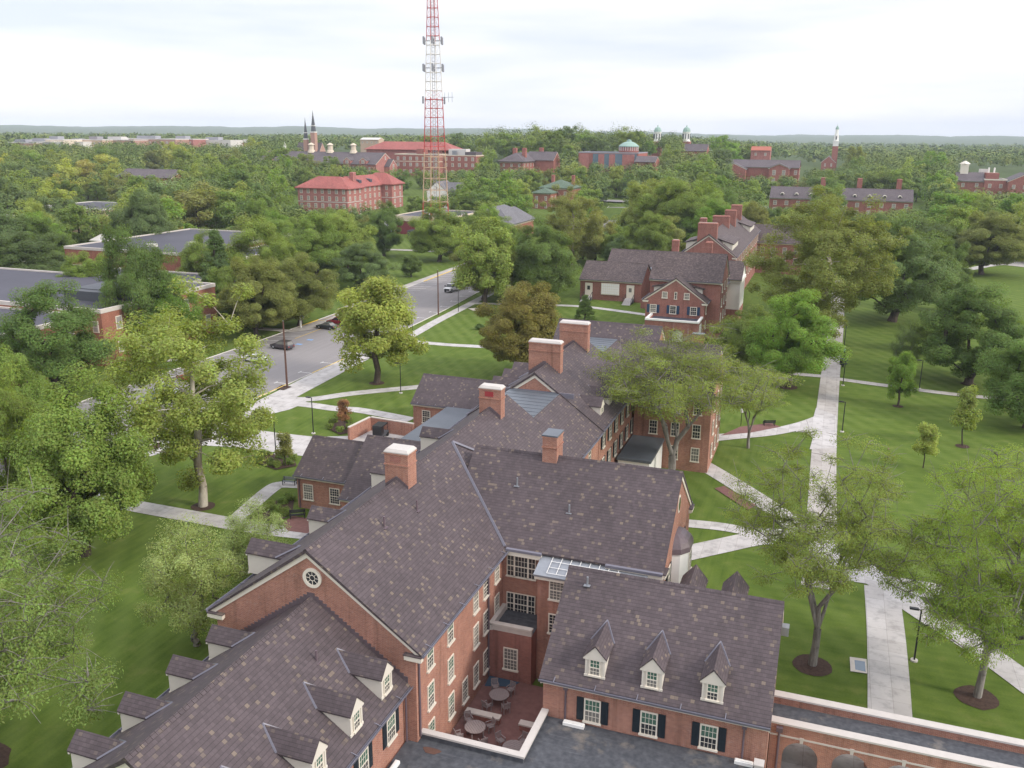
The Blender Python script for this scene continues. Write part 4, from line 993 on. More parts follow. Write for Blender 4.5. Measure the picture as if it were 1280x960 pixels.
# hall at the right edge with a white cupola
x0, y0, g = corner_of(1196, 226, 10.5); xa = xat(1235, y0-2); xb = xat(1263, y0-2)
D = thing('hall_with_cupola', (x0+25, y0+10, g), 'brick hall with a dark roof, small white cupola and roof vents at the right edge', 'building')
gable(D, 'X', x0, xa, y0+10, 9.4, 10.2, g-3, g+10.5, g+15.5, trim=(1, 0), wallm='brick_far', roofm='roof_far', gut=(1, 0)); FOOT.append((x0-3, y0-10, xb+30, y0+22))
rows(D, 'S', y0+.6, x0, xa, (g+8, g+3.6), 5, 1.8, 2.4)
blk(D, xa, y0-2, xb, y0+18, g-3, g+11.5, 'brick_far'); flatroof(D, xa, y0-2, xb, y0+18, g+11.7); rows(D, 'S', y0-2, xa, xb, (g+8, g+3.6), 5, 1.8, 2.4)
b = MB(); b.box(xa+1, y0+3, g+11.7, xb-4, y0+12, g+15.5); b.build('roof_plant', 'brick_far', D)
gable(D, 'Y', y0-8, y0+14, xb+9, 9, 9.8, g-3, g+11, g+16, trim=(1, 0), wallm='brick_far', roofm='roof_far', gut=(0, 0)); rows(D, 'S', y0-8, xb, xb+18, (g+8, g+3.6), 5.5, 1.8, 2.4)
xc = xat(1207, y0+10); b = MB(); b.box(xc-2.2, y0+8, g+14, xc+2.2, y0+12, g+20.5); b.tube2([(Vector((xc, y0+10, z)), r) for z, r in ((g+20.5, 3.2), (g+20.9, 2.9), (g+22.4, .3))], 4); b.build('cupola', 'trim', D)
for px in (1238, 1245):
    x = xat(px, y0+12); b = MB(); b.tube([(x, y0+12, g+13), (x, y0+12, g+18.5)], .5, 6); b.build('vent_pipe', 'white_paint', D)
b = MB(); b.box(xat(1226, y0+13), y0+12, g+13, xat(1237, y0+13), y0+15, g+17.5); b.build('roof_unit', 'pale_concrete', D)

# flat roofed brick classroom building on the left
D = thing('flat_roofed_block', (-150, 150, 0), 'low orange brick classroom block with dark flat roofs among the trees at the left edge', 'building')
blk(D, -190, 96, -121, 119, -.5, 8.6, 'brick_orange'); flatroof(D, -190, 96, -121, 119, 8.8, 'felt_far', 'stone')
blk(D, -180, 119.1, -118, 150, -.5, 9.6, 'brick_orange'); flatroof(D, -180, 119.1, -118, 150, 9.8, 'felt_far', 'stone')
b = MB(); b.box(-133, 126, 9.8, -121, 140, 11.6); b.box(-131, 128, 11.6, -123, 138, 11.7); b.build('roof_plant', 'dark_panel', D)
rows(D, 'S', 119.1, -120.9, -118, (7, 3), 3, 1.3, 2.1); rows(D, 'E', -118, 120, 150, (7.2, 3), 5.4, 1.5, 2.4); rows(D, 'E', -121, 97, 118.5, (6.2, 2.6), 5.4, 1.5, 2.2)
blk(D, -205, 150.1, -136, 176, -.5, 6.6, 'brick_orange'); flatroof(D, -205, 150.1, -136, 176, 6.8, 'felt_far', 'stone')
blk(D, -191, 183, -152, 233, -.5, 10, 'brick_orange'); flatroof(D, -191, 183, -152, 233, 10.2, 'felt_far', 'stone'); blk(D, -151.9, 188, -141, 216, -.5, 8.6, 'brick_orange'); flatroof(D, -151.9, 188, -141, 216, 8.8, 'felt_far', 'stone')
for x, y in ((-165, 200), (-158, 215), (-172, 192)):
    b = MB(); b.box(x, y, 10.2, x+2.4, y+1.6, 11.0); b.build('roof_unit', 'pale_concrete', D)

# a house, a white truck-roofed shed and small roofs showing between the trees on the left
def small(name, px, py, w, d, h, label, wm, rm, rise=3, cat='house', flatr=False, ez=0):
    p = at(px, py, 0); x, y, g = p.x, p.y, p.z
    D = thing(name, (x, y, g), label, cat)
    if flatr:
        blk(D, x-w/2, y-d/2, x+w/2, y+d/2, g-2, g+h, wm); flatroof(D, x-w/2, y-d/2, x+w/2, y+d/2, g+h+.2, rm, 'pale_concrete')
    else:
        gable(D, 'X', x-w/2, x+w/2, y, d/2, d/2+.5, g-2, g+h, g+h+rise, wallm=wm, roofm=rm, trim=(1, 1), gut=(0, 0)); FOOT.append((x-w/2-3, y-d/2-3, x+w/2+3, y+d/2+3))
    rows(D, 'S', y-d/2, x-w/2, x+w/2, [g+h*.7] if h < 6 else [g+h*.75, g+h*.3], 4.5, 1.3, 1.8)
    return D
small('apartment_house', 197, 252, 36, 18, 13, 'brick house with a dark roof showing above the trees left of the cupola hall', 'brick_far', 'roof_far', 4)
small('shop_building', 125, 285, 34, 30, 9, 'flat dark roof with white rooftop units between the trees at left', 'tan_far', 'felt_far', 0, 'building', True)
small('garage_building', 14, 300, 26, 14, 8, 'tan building half hidden by trees at the left edge', 'tan_far', 'felt_far', 0, 'building', True)
small('white_shed', 150, 318, 14, 10, 5, 'small white roofed shed among the trees beyond the flat roofed block', 'white_paint', 'pale_concrete', 1.5, 'shed')

# the town on the left skyline
town = [(18, 166, 44, 11, 'pink_brick_far', 'felt_far'), (60, 164, 36, 14, 'cream', 'pale_concrete'), (88, 168, 30, 12, 'pale_concrete', 'pale_concrete'), (110, 164, 34, 14, 'tan_far', 'pink_brick_far'), (142, 168, 40, 13, 'pink_brick_far', 'grey_far'),
        (180, 172, 78, 15, 'pink_brick_far', 'pale_concrete'), (140, 182, 56, 14, 'pink_brick_far', 'grey_far'), (262, 177, 52, 14, 'pale_concrete', 'pale_concrete'), (222, 178, 40, 15, 'brick_pink', 'pale_concrete'), (195, 186, 30, 12, 'brick_pink', 'pink_brick_far'), (272, 188, 36, 10, 'cream', 'pale_concrete'), (40, 158, 50, 12, 'grey_far', 'pale_concrete'), (304, 170, 30, 12, 'brick_pink', 'grey_far'), (300, 184, 26, 8, 'white_paint', 'pale_concrete')]
hues = {'pink_brick_far': 'pinkish brick', 'cream': 'cream', 'pale_concrete': 'white', 'tan_far': 'tan', 'brick_pink': 'red brick', 'grey_far': 'grey', 'white_paint': 'small white'}
used = {}
ordn = ['', 'second ', 'third ', 'fourth ', 'fifth ']
for px, py, w, h, wm, rm in sorted(town):
    p = at(px, py+6, 0); 
    p = p*(1000/p.length)
    x, y, g = p.x, p.y, gz(p.x, p.y)
    used[wm] = used.get(wm, 0)+1
    D = thing('town_building', (x, y, g), '%s%s town building on the left skyline%s' % (ordn[used[wm]-1], hues[wm], ', counted from the left' if used[wm] > 1 else ', the leftmost of its colour'), 'building', 'town buildings on the skyline')
    blk(D, x-w/2, y, x+w/2, y+24, g-6, g+h, wm); flatroof(D, x-w/2, y, x+w/2, y+24, g+h+.3, rm, 'pale_concrete')
    rows(D, 'S', y, x-w/2, x+w/2, (g+h-3, g+h-7), 6.5, 2.2, 2.2)
    b = MB(); b.box(x-w*.2, y+8, g+h+.3, x+w*.1, y+16, g+h+3.4); b.build('roof_plant', 'grey_far' if rm != 'grey_far' else 'pale_concrete', D)
# red roofed church with twin spires
p = at(392, 178, 0); p = p*(820/p.length); x, y, g = p.x, p.y, gz(p.x, p.y)
D = thing('church', (x, y, g), 'church with two dark pointed spires of unequal height on the skyline', 'church')
gable(D, 'X', x-19, x+5, y+6, 6, 6.6, g-4, g+7, g+16, wallm='pink_brick_far', roofm='roof_far', trim=(1, 1), gut=(0, 0))
for dx, py, r in ((-7.5, 147, 1.7), (0.5, 138, 2.1)):
    zt = zat(x+dx, y, 398, py); w_ = r
    b = MB(); b.box(x+dx-w_, y-w_, g-4, x+dx+w_, y+w_, zt-18); b.build('tower', 'pink_brick_far', D)
    b = MB(); b.box(x+dx-w_*1.1, y-w_*1.1, zt-18.4, x+dx+w_*1.1, y+w_*1.1, zt-17.6); b.box(x+dx-w_*.8, y-w_*.8, zt-13, x+dx+w_*.8, y+w_*.8, zt-12.4); b.build('belfry_band', 'white_paint', D)
    b = MB(); b.tube2([(Vector((x+dx, y, z)), q) for z, q in ((zt-17.6, w_*1.05), (zt-13, w_*.85), (zt-12.4, w_*.8), (zt-4, w_*.22), (zt, .05))], 8); b.build('spire', 'grey_far' if 0 else 'dark_panel', D)
p2 = at(368, 180, 0); p2 = p2*(790/p2.length); x, y, g = p2.x, p2.y, gz(p2.x, p2.y)
D = thing('red_roofed_house', (x, y, g), 'low house with a bright red roof and small white turret left of the twin spires', 'house')
hip(D, x-12, y, x+6, y+12, g+7, 5, 'red_roof_far', 1); blk(D, x-12, y, x+6, y+12, g-3, g+7, 'pink_brick_far')
b = MB(); b.tube2([(Vector((x-12, y+4, z)), q) for z, q in ((g+7, 2), (g+13, 1.8), (g+18, .1))], 6); b.build('turret', 'white_paint', D)
# two green domed white cupolas
for px, sd in ((821, 'left'), (857, 'right')):
    p = at(px, 186, 0); p = p*(760/p.length); x, y, g = p.x, p.y, gz(p.x, p.y); zt = zat(x, y, px, 156)
    D = thing('domed_tower', (x, y, g), 'white cupola tower with a green dome on the skyline, the %s one of two' % sd, 'tower')
    b = MB(); b.box(x-3.6, y-3.6, g-2, x+3.6, y+3.6, zt-13); b.build('base', 'brick_far', D)
    b = MB(); b.tube2([(Vector((x, y, z)), q) for z, q in ((zt-13, 3.5), (zt-12.2, 3.5), (zt-12, 2.9), (zt-6.2, 2.8), (zt-6, 3.5), (zt-5.5, 3.5))], 8); b.build('lantern', 'white_paint', D)
    b = MB(); b.tube2([(Vector((x, y, z)), q) for z, q in ((zt-5.5, 3.1), (zt-4, 2.9), (zt-2.4, 2.1), (zt-1.6, .6), (zt, .1))], 10); b.build('dome', 'copper_green', D)
    b = MB()
    for a in range(8): b.box(x+2.85*math.cos(R(a*45))-.35, y+2.85*math.sin(R(a*45))-.35, zt-11, x+2.85*math.cos(R(a*45))+.35, y+2.85*math.sin(R(a*45))+.35, zt-7)
    b.build('opening', 'dark_panel', D)
def skyhall(px, py, dist, w, d, h, rise, label, wm='brick_far', rm='roof_far'):
    p = at(px, py, 0); p = p*(dist/p.length); x, y, g = p.x, p.y, gz(p.x, p.y); 
    D = thing('far_hall', (x, y, g), label, 'building')
    zt = zat(x, y, px, py)-rise; gable(D, 'X', x-w/2, x+w/2, y, d/2, d/2+.8, g-3, zt, zt+rise, wallm=wm, roofm=rm, trim=(1, 1), gut=(0, 0)); FOOT.append((x-w/2, y-d/2, x+w/2, y+d/2))
    rows(D, 'S', y-d/2, x-w/2, x+w/2, (zt-3,), 5, 1.6, 2.2); return D
skyhall(871, 180, 700, 17, 13, 12, 5, 'brick house with a steep dark roof below the right green domed cupola')
skyhall(952, 183, 760, 15, 10, 8, 3, 'small red roofed building among the trees left of the chapel', 'brick_pink', 'red_roof_far')
skyhall(465, 172, 1000, 22, 12, 10, 2, 'tan flat topped house on the skyline left of the mast', 'tan_far', 'pale_concrete')

# ---------------------------------------------------------------- red and white radio mast
p = at(545, 299, 0); cx, cy, g = p.x, p.y, p.z
T = thing('radio_mast', (cx, cy, g), 'tall red and white lattice radio mast rising out of the top of the picture', 'mast')
th = R(30)+YAW*-1
Ht = 112
def half(z): return 4.0-2.75*z/92
def corner(k, z):
    a = th+math.pi/4+k*math.pi/2; r = half(z)*1.414; return Vector((cx+r*math.cos(a), cy+r*math.sin(a), g+z))
bands = [0, 14, 33, 53, 73, 94, Ht]; bm_ = ['red_paint', 'tower_orange', 'red_paint', 'tower_white', 'red_paint', 'tower_white']
for k in range(4):
    b = MB()
    for i in range(6): b.tube([corner(k, bands[i]), corner(k, bands[i+1])], .2-.018*i, 6, i)
    b.build('leg', bm_, T)
z = 0; lev = []
while z < Ht: lev.append(z); z += max(3.2, half(z)*1.25)
for i in range(6):
    b = MB(); L = [z for z in lev if bands[i] <= z < bands[i+1]]
    for z in L:
        z2 = min(Ht, z+max(3.2, half(z)*1.25))
        for k in range(4):
            b.tube([corner(k, z), corner(k+1, z)], .1, 4); b.tube([corner(k, z), corner(k+1, z2)], .035, 4); b.tube([corner(k+1, z), corner(k, z2)], .035, 4)
    b.build('bracing', bm_[i], T)
b = MB()
for dx in (-.5, .5): b.tube([(cx+dx, cy, g), (cx+dx, cy, g+Ht)], .09, 4)
for z in np.arange(1, Ht, 1.2): b.tube([(cx-.5, cy, g+z), (cx+.5, cy, g+z)], .06, 4)
b.build('ladder', 'grey_far', T)
for z, n in ((73, 6), (63.5, 6), (52, 2)):
    for k in range(n):
        a = th+2*math.pi*k/n; r = half(z)+2.0; q = Vector((cx+r*math.cos(a), cy+r*math.sin(a), g+z))
        b = MB(); b.box(q.x-.28, q.y-.22, q.z-1.3, q.x+.28, q.y+.22, q.z+1.3); b.tube([(cx+half(z)*.6*math.cos(a), cy+half(z)*.6*math.sin(a), q.z), q], .09, 4); b.build('antenna', 'grey_far', T)
b = MB(); q = (cx+half(53)+1, cy-1, g+53); b.tube([q, (q[0]+5, q[1], q[2])], .08, 4)
for d in (1.5, 3, 4.5): b.tube([(q[0]+d, q[1], q[2]-1.8), (q[0]+d, q[1], q[2]+1.8)], .07, 4)
b.build('antenna', 'galvanised', T)
FOOT.append((cx-7, cy-7, cx+7, cy+7))
# ---------------------------------------------------------------- terrain
def terrain():
    angs = list(np.radians(np.arange(-180, -75, 6.0))) + list(np.radians(np.arange(-75, 40, .25))) + list(np.radians(np.arange(40, 180.1, 6.0)))
    rs = [0.5, 20, 60, 120, 200, 300, 345, 390, 440, 500, 560, 620, 680, 740, 800, 860, 920, 990, 1100, 1250, 1450, 1650, 1850, 2050, 2250, 2500, 2750, 3000, 3250, 3600, 4200, 4700, 5200, 5700, 6200, 6700, 7200, 7700, 8200, 8700]
    v, f = [], []
    for r in rs:
        for a in angs:
            x, y = r*math.sin(a), r*math.cos(a)
            z = gz(x, y)
            if r > 2000: z += 5*mnoise.noise(Vector((x/60, y/60, 3.1))) + 7*mnoise.noise(Vector((x/170, y/170, 9.1)))
            v.append((x, y, z))
    n = len(angs)
    for i in range(len(rs)-1):
        for j in range(n-1): a = i*n+j; f.append((a, a+1, a+n+1, a+n))
    me = bpy.data.meshes.new('ground'); me.from_pydata(v, [], f); me.materials.append(M['lawn']); me.update()
    for p in me.polygons:
        if p.normal.z < 0: me.flip_normals(); break
    me.polygons.foreach_set('use_smooth', [True]*len(me.polygons))
    o = bpy.data.objects.new('ground', me); COL.objects.link(o); struct(o)
terrain()
_dz = [0.016, .02, 0]
def nextz(): _dz[0] += .0022; return _dz[0]
def smooth(pts, n=6):
    out = []
    for i in range(len(pts)-1):
        p0, p1, p2, p3 = pts[max(i-1, 0)], pts[i], pts[i+1], pts[min(i+2, len(pts)-1)]
        for k in range(n):
            t = k/n; out.append(.5*((2*p1)+(-p0+p2)*t+(2*p0-5*p1+4*p2-p3)*t*t+(-p0+3*p1-3*p2+p3)*t**3))
    return out+[pts[-1]]
def strip(name, pts, width, mat='concrete', px=True, n=6):
    P = [Vector((*at(*p).xy,)) if px else Vector(p) for p in pts]
    P = smooth(P, n); dz = nextz(); v, f = [], []
    for i, p in enumerate(P):
        d = (P[min(i+1, len(P)-1)]-P[max(i-1, 0)]).normalized(); s = Vector((-d.y, d.x))*width/2
        for q in (p+s, p-s): v.append((q.x, q.y, gz(q.x, q.y)+dz))
    for i in range(len(P)-1): f.append((2*i, 2*i+1, 2*i+3, 2*i+2))
    me = bpy.data.meshes.new(name); me.from_pydata(v, [], f); me.materials.append(M[mat]); me.update()
    o = bpy.data.objects.new(name, me); COL.objects.link(o); return struct(o)
def poly(name, pts, mat='concrete', px=True, dz=None):
    P = [at(*p) if px else Vector((*p, 0)) for p in pts]; dz = dz or nextz()
    me = bpy.data.meshes.new(name); me.from_pydata([(p.x, p.y, gz(p.x, p.y)+dz) for p in P], [], [tuple(range(len(P)))]); me.materials.append(M[mat]); me.update()
    if me.polygons[0].normal.z < 0: me.flip_normals()
    o = bpy.data.objects.new(name, me); COL.objects.link(o); return struct(o)
def interp(pl, y):
    for (x0, y0), (x1, y1) in zip(pl, pl[1:]):
        if y0 <= y <= y1: return x0+(x1-x0)*(y-y0)/(y1-y0)
    return pl[-1][0]
RE = [(-82, 20), (-82, 140), (-84, 190), (-87.3, 236), (-91, 320), (-97, 420), (-106, 545)]
LE = [(-106.5, 20), (-105, 150), (-105.5, 200), (-107.5, 262), (-107.5, 285), (-105.5, 300), (-112, 420), (-122, 545)]
def sheet(name, L, Rr, y0, y1, mat, step=8, dz=None, h=0):
    dz = dz if dz is not None else nextz(); v, f = [], []; ys = list(np.arange(y0, y1, step))+[y1]
    for y in ys:
        for x in (L(y), Rr(y)): v.append((x, y, gz(x, y)+dz))
    for i in range(len(ys)-1): f.append((2*i, 2*i+1, 2*i+3, 2*i+2))
    if h:
        b = len(v); v += [(x, y, z-h) for x, y, z in v]
        for i in range(len(ys)-1):
            f.append((2*i+2, 2*i, b+2*i, b+2*i+2)); f.append((2*i+1, 2*i+3, b+2*i+3, b+2*i+1))
    me = bpy.data.meshes.new(name); me.from_pydata(v, [], f); me.materials.append(M[mat]); me.update()
    o = bpy.data.objects.new(name, me); COL.objects.link(o); return struct(o)
re = lambda y: interp(RE, y); le = lambda y: interp(LE, y)
sheet('road', le, re, 20, 500, 'asphalt')
sheet('road', lambda y: -260., lambda y: 60., 500, 512, 'asphalt', 6)
# kerbs with yellow lengths
sheet('kerb', lambda y: re(y), lambda y: re(y)+.16, 20, 498, 'pale_concrete', 6, .13, .14)
sheet('kerb', lambda y: le(y)-.16, lambda y: le(y), 20, 498, 'pale_concrete', 6, .13, .14)
for y0, y1, s in ((112, 120, 1), (96, 100, 1), (60, 75, -1), (84, 96, -1), (160, 168, -1), (225, 250, -1), (128, 140, 1)):
    g = (lambda y: re(y)-.02, lambda y: re(y)+.14) if s > 0 else (lambda y: le(y)-.16, lambda y: le(y)+.04)
    sheet('kerb_paint', g[0], g[1], y0, y1, 'yellow_paint', 2, .136, .12)
def mark(cx, cy, L, w, ang, mat='line_paint'):
    d = Vector((math.cos(ang), math.sin(ang)))*L/2; s = Vector((-math.sin(ang), math.cos(ang)))*w/2; c = Vector((cx, cy))
    _dz[2] += 1; return poly('road_marking', [tuple(q) for q in (c-d-s, c+d-s, c+d+s, c-d+s)], mat, False, .04+.001*(_dz[2] % 7))
for y in np.arange(92, 236, 7.2):
    mark(re(y)-1.2, y, 2.4, .16, 0); mark(re(y)-2.4, y, .16, 1.1, 0)
for y in list(np.arange(100, 158, 4.2))+list(np.arange(186, 262, 3.8)):
    mark(le(y)+2.6, y+.8, 5.6, .16, R(28))
sheet('road_marking', lambda y: re(y)-9.0, lambda y: re(y)-8.8, 360, 480, 'yellow_paint', 8, .041)
sheet('road_marking', lambda y: le(y)+5.3, lambda y: le(y)+5.45, 150, 184, 'yellow_paint', 4, .05)
for y in np.arange(163, 175, 1.9): mark(le(y)+2.6, y, 5, .22, R(28), 'yellow_paint')
for p in ((374, 430.5), (387.5, 425)):
    q = at(*p); mark(q.x, q.y, 1.3, .9, 0, 'blue_paint')
for i in range(5): mark(-87.0-3.2*i, 176, 2.0, .5, R(90)); 
for i in range(8): mark(-106-1.5*i, 492, .8, 4, 0)

# walks, left of the halls
strip('path', [(100, 592), (148, 577), (222, 556), (282, 530), (320, 512), (352, 496), (400, 471), (440, 450), (505, 424), (545, 402), (582, 383), (603, 372), (658, 345), (700, 322), (740, 300)], 2.3)
strip('path', [(322, 511), (350, 497), (420, 461), (470, 436)], 4.6)
strip('path', [(503, 426), (560, 431), (610, 434), (665, 440), (720, 446)], 2.2)
strip('path', [(588, 379), (660, 381), (725, 383), (790, 391), (830, 397)], 2.2)
strip('path', [(352, 498), (390, 499), (440, 492), (521, 484), (560, 480)], 2.3)
strip('path', [(348, 503), (384, 506), (420, 511), (450, 513), (514, 525)], 2.3)
poly('path', [(318, 514), (352, 488), (366, 494), (384, 503), (362, 512), (330, 520)])
poly('driveway', [(235, 556), (262, 541), (283, 530), (310, 536), (345, 541), (395, 546.5), (440, 545), (464, 532), (515, 541), (575, 556), (500, 592), (440, 578), (377, 570), (340, 565), (290, 559)])
strip('path', [(40, 606), (100, 619), (165, 632), (247, 647), (320, 660), (390, 668), (470, 676)], 2.6)
strip('path', [(292, 653), (312, 634), (338, 612), (352, 606), (385, 607)], 2.0)
poly('patio', [(352, 655), (366, 645), (395, 650), (390, 668), (360, 664)], 'patio_brick')
# right of the halls
strip('path', [(1112, 930), (1112, 886), (1108, 800), (1102, 735)], 3.0, 'concrete')
strip('path', [(1023, 735), (1026, 690), (1028, 620), (1031, 548), (1038, 470), (1044, 419), (1047, 385), (1048, 350)], 3.1, 'concrete_old')
strip('path', [(820, 558), (850, 566), (900, 594), (960, 632), (1010, 668), (1060, 700), (1110, 736), (1160, 770), (1220, 808), (1300, 866)], 2.7)
strip('path', [(1095, 728), (1130, 733), (1180, 742), (1240, 760), (1310, 782)], 3.2)
strip('path', [(1031, 522), (1003, 532), (960, 541), (900, 547), (850, 554), (800, 566)], 2.5)
poly('path', [(1020, 510), (1045, 520), (1046, 560), (1012, 562), (1016, 548), (1008, 541), (995, 540), (998, 533), (1015, 528)])
strip('path', [(1030, 688), (990, 669), (940, 665), (895, 658), (830, 652)], 2.0)
strip('path', [(1030, 683), (985, 674), (945, 674), (900, 683), (850, 694)], 2.9)
poly('path', [(998, 717), (998, 690), (1005, 665), (1040, 672), (1075, 694), (1108, 720), (1135, 735), (1154, 752), (1150, 765), (1135, 757), (1131, 748), (1082, 730)])
strip('path', [(1047, 474), (1120, 484), (1200, 494), (1290, 502)], 1.9, 'concrete_old')
strip('path', [(1032, 471), (970, 466), (920, 464), (870, 462)], 1.9, 'concrete_old')
poly('patio', [(925, 534), (963, 529), (976, 534), (940, 541), (900, 545)], 'patio_brick')
poly('patio', [(893, 611), (905, 608), (945, 632), (935, 638)], 'patio_brick')
strip('path', [(1180, 342), (1210, 337), (1245, 331), (1300, 326)], 3.2)
poly('car_park', [(1240, 330), (1300, 336), (1330, 300), (1300, 285), (1248, 284)], 'concrete_old')
poly('utility_slab', [(1062, 822), (1083, 825), (1084, 843), (1063, 840)], 'stone'); poly('utility_cover', [(1068, 826), (1081, 828), (1082, 841), (1069, 838)], 'blue_glass')
poly('utility_slab', [(317, 521), (335, 519), (342, 523), (326, 527)], 'stone'); poly('utility_slab', [(585, 386), (597, 385), (604, 388), (592, 389)], 'stone')
strip('path', [(800, 302), (850, 304), (905, 307)], 2.4); strip('path', [(772, 304), (790, 313), (810, 320)], 3.0)
# beyond the road
strip('path', [(322, 411), (350, 413), (366, 414), (404, 405), (470, 372), (500, 357)], 2.4, 'concrete_old', True)
strip('path', [(366, 412), (400, 404), (440, 395), (480, 390)], 1.8, 'concrete_old')
strip('path', [(480, 312), (510, 313), (560, 315), (600, 316)], 3.4, 'concrete_old')
strip('path', [(120, 424), (160, 428), (190, 437), (215, 452)], 2.2, 'concrete_old')
sheet('path', lambda y: le(y)-2.4, lambda y: le(y)-.16, 180, 282, 'concrete_old', 6, .105, .1)
strip('path', [(716, 336), (700, 345), (660, 356)], 2, 'concrete')
poly('patio', [(1110, 560), (1112, 562), (1110, 563)], 'patio_brick')
poly('lawn_verge', [(737, 258), (742, 250), (800, 246), (840, 250), (800, 255)], 'lawn')
def mulch_ring(x, y, r, px=False):
    if px: p = at(x, y); x, y = p.x, p.y
    n = 18; _dz[1] += .003; dz = _dz[1]
    v = [(x, y, gz(x, y)+dz+.1)]+[(x+r*(1+.12*mnoise.noise(Vector((x+k, y, 1))))*math.cos(2*math.pi*k/n), y+r*(1+.12*mnoise.noise(Vector((x+k, y, 2))))*math.sin(2*math.pi*k/n), gz(x, y)+dz) for k in range(n)]
    me = bpy.data.meshes.new('mulch_bed'); me.from_pydata(v, [], [(0, k+1, (k+1) % n+1) for k in range(n)]); me.materials.append(M['mulch']); me.update()
    o = bpy.data.objects.new('mulch_bed', me); COL.objects.link(o); struct(o)
poly('mulch_bed', [(268, 0), (269, 1), (268, 2)], 'mulch') if 0 else None
poly('mulch_bed', [(318, 578), (330, 566), (366, 571), (371, 583), (345, 588)], 'mulch'); poly('mulch_bed', [(407, 535), (415, 524), (437, 524), (443, 540), (425, 544)], 'mulch')
poly('mulch_bed', [(318, 650), (340, 628), (368, 622), (366, 640), (352, 652)], 'mulch')
poly('mulch_bed', [(171, 568), (178, 560), (200, 554), (200, 560)], 'mulch'); poly('mulch_bed', [(344, 487), (352, 482), (365, 484), (355, 488)], 'mulch')
# ---------------------------------------------------------------- trees
def leaf_mesh(name, C, Nn, size, aspect, rng):
    n = len(C); T = rng.normal(size=(n, 3)); T -= Nn*np.sum(T*Nn, 1)[:, None]; T /= np.linalg.norm(T, axis=1)[:, None]+1e-9
    B = np.cross(Nn, T); s = size[:, None]
    V = np.empty((n, 4, 3)); V[:, 0] = C-T*s; V[:, 1] = C+B*s*aspect+Nn*s*.15; V[:, 2] = C+T*s; V[:, 3] = C-B*s*aspect+Nn*s*.15
    me = bpy.data.meshes.new(name); me.vertices.add(4*n); me.vertices.foreach_set('co', V.reshape(-1).astype(np.float32))
    me.loops.add(4*n); me.loops.foreach_set('vertex_index', np.arange(4*n, dtype=np.int32))
    me.polygons.add(n); me.polygons.foreach_set('loop_start', np.arange(0, 4*n, 4, dtype=np.int32))
    me.update(calc_edges=True); me.materials.append(M['leaf']); return me
def scatter(cl, rad, per, lsize, rng, flat=.75, up=.55, centre=None, shell=.35):
    """leaves round clump centres cl (n,3) of radius rad (n,)"""
    C = np.repeat(cl, per, 0); r = np.repeat(rad, per)
    d = rng.normal(size=(len(C), 3)); d /= np.linalg.norm(d, axis=1)[:, None]
    q = shell+(1-shell)*rng.random(len(C))**.6
    off = d*(r*q)[:, None]; off[:, 2] *= flat
    P = C+off
    out = P-(centre if centre is not None else cl.mean(0)); out /= np.linalg.norm(out, axis=1)[:, None]+1e-9
    Nn = d*.45+out*.4+np.array([0, 0, up*1.25])+rng.normal(size=d.shape)*.34; Nn /= np.linalg.norm(Nn, axis=1)[:, None]
    return P, Nn, lsize*(.65+.7*rng.random(len(C)))
def skeleton(cl, trunk, rng, rbase, minr=.025, twist=.3, stems=()):
    """limbs from the trunk points to every clump centre"""
    nodes = [Vector(p) for p in trunk]; par = [-1]+list(range(len(trunk)-1)); cnt = [0]*len(nodes)
    for st in stems:
        pr = len(trunk)-1
        for q in st: nodes.append(Vector(q)); par.append(pr); cnt.append(0); pr = len(nodes)-1
    ctr = Vector(trunk[-1]); order = sorted(range(len(cl)), key=lambda i: (Vector(cl[i])-ctr).length)
    ends = []
    for i in order:
        c = Vector(cl[i]); best, bi = 1e9, 0
        for j, q in enumerate(nodes):
            if j < len(trunk)-(1 if not stems else 0) and len(nodes) > 1 and (j == 0 or stems): continue
            dv = c-q; d = dv.length + (3.0 if q.z > c.z+.5 else 0) + .25*(q-ctr).length
            if d < best: best, bi = d, j
        q = nodes[bi]; L = (c-q).length; k = max(1, int(L/1.6)); prev = bi
        for s in range(1, k+1):
            t = s/k; p = q.lerp(c, t)+Vector((rng.normal(), rng.normal(), rng.normal()*.5+.5*math.sin(math.pi*t)))*twist*(.5 if s < k else 0)*min(1, L/3)
            nodes.append(p); par.append(prev); cnt.append(0); prev = len(nodes)-1
        ends.append(prev)
    for e in ends:
        j = e
        while j >= 0: cnt[j] += 1; j = par[j]
    mx = max(cnt); rad = [max(minr, rbase*(c/mx)**.5) for c in cnt]
    return nodes, par, rad
def limbs(nodes, par, rad, n=5, minr=0.0):
    b = MB()
    for i, p in enumerate(par):
        if p >= 0 and rad[i] >= minr: b.tube([nodes[p], nodes[i]], [min(rad[p], rad[i]*1.25), rad[i]], n if rad[i] > .08 else 3, cap=False)
    return b
PROTO = {}
def finish(key, cl, rad, trunk, rbase, per, lsize, aspect, barkm, seed, flat_=.75, up=.55, minr=0., twist=.3, flare=1.5, extra=None, shell=.35, stems=()):
    rng = np.random.default_rng(seed+77)
    nodes, par, rr = skeleton(cl, trunk, rng, rbase, twist=twist, stems=stems); rr[0] *= flare
    b = limbs(nodes, par, rr, 7, minr)
    if extra: extra(b, nodes, rr, rng)
    P, Nn, S = scatter(cl, rad, per, lsize, rng, flat_, up, None, shell)
    top = max(P[:, 2]); wid = np.percentile(np.hypot(P[:, 0], P[:, 1]), 97)
    tm = b.mesh('trunk', barkm, True)
    PROTO[key] = (tm, leaf_mesh('crown', P, Nn, S, aspect, rng), top, 2*wid)
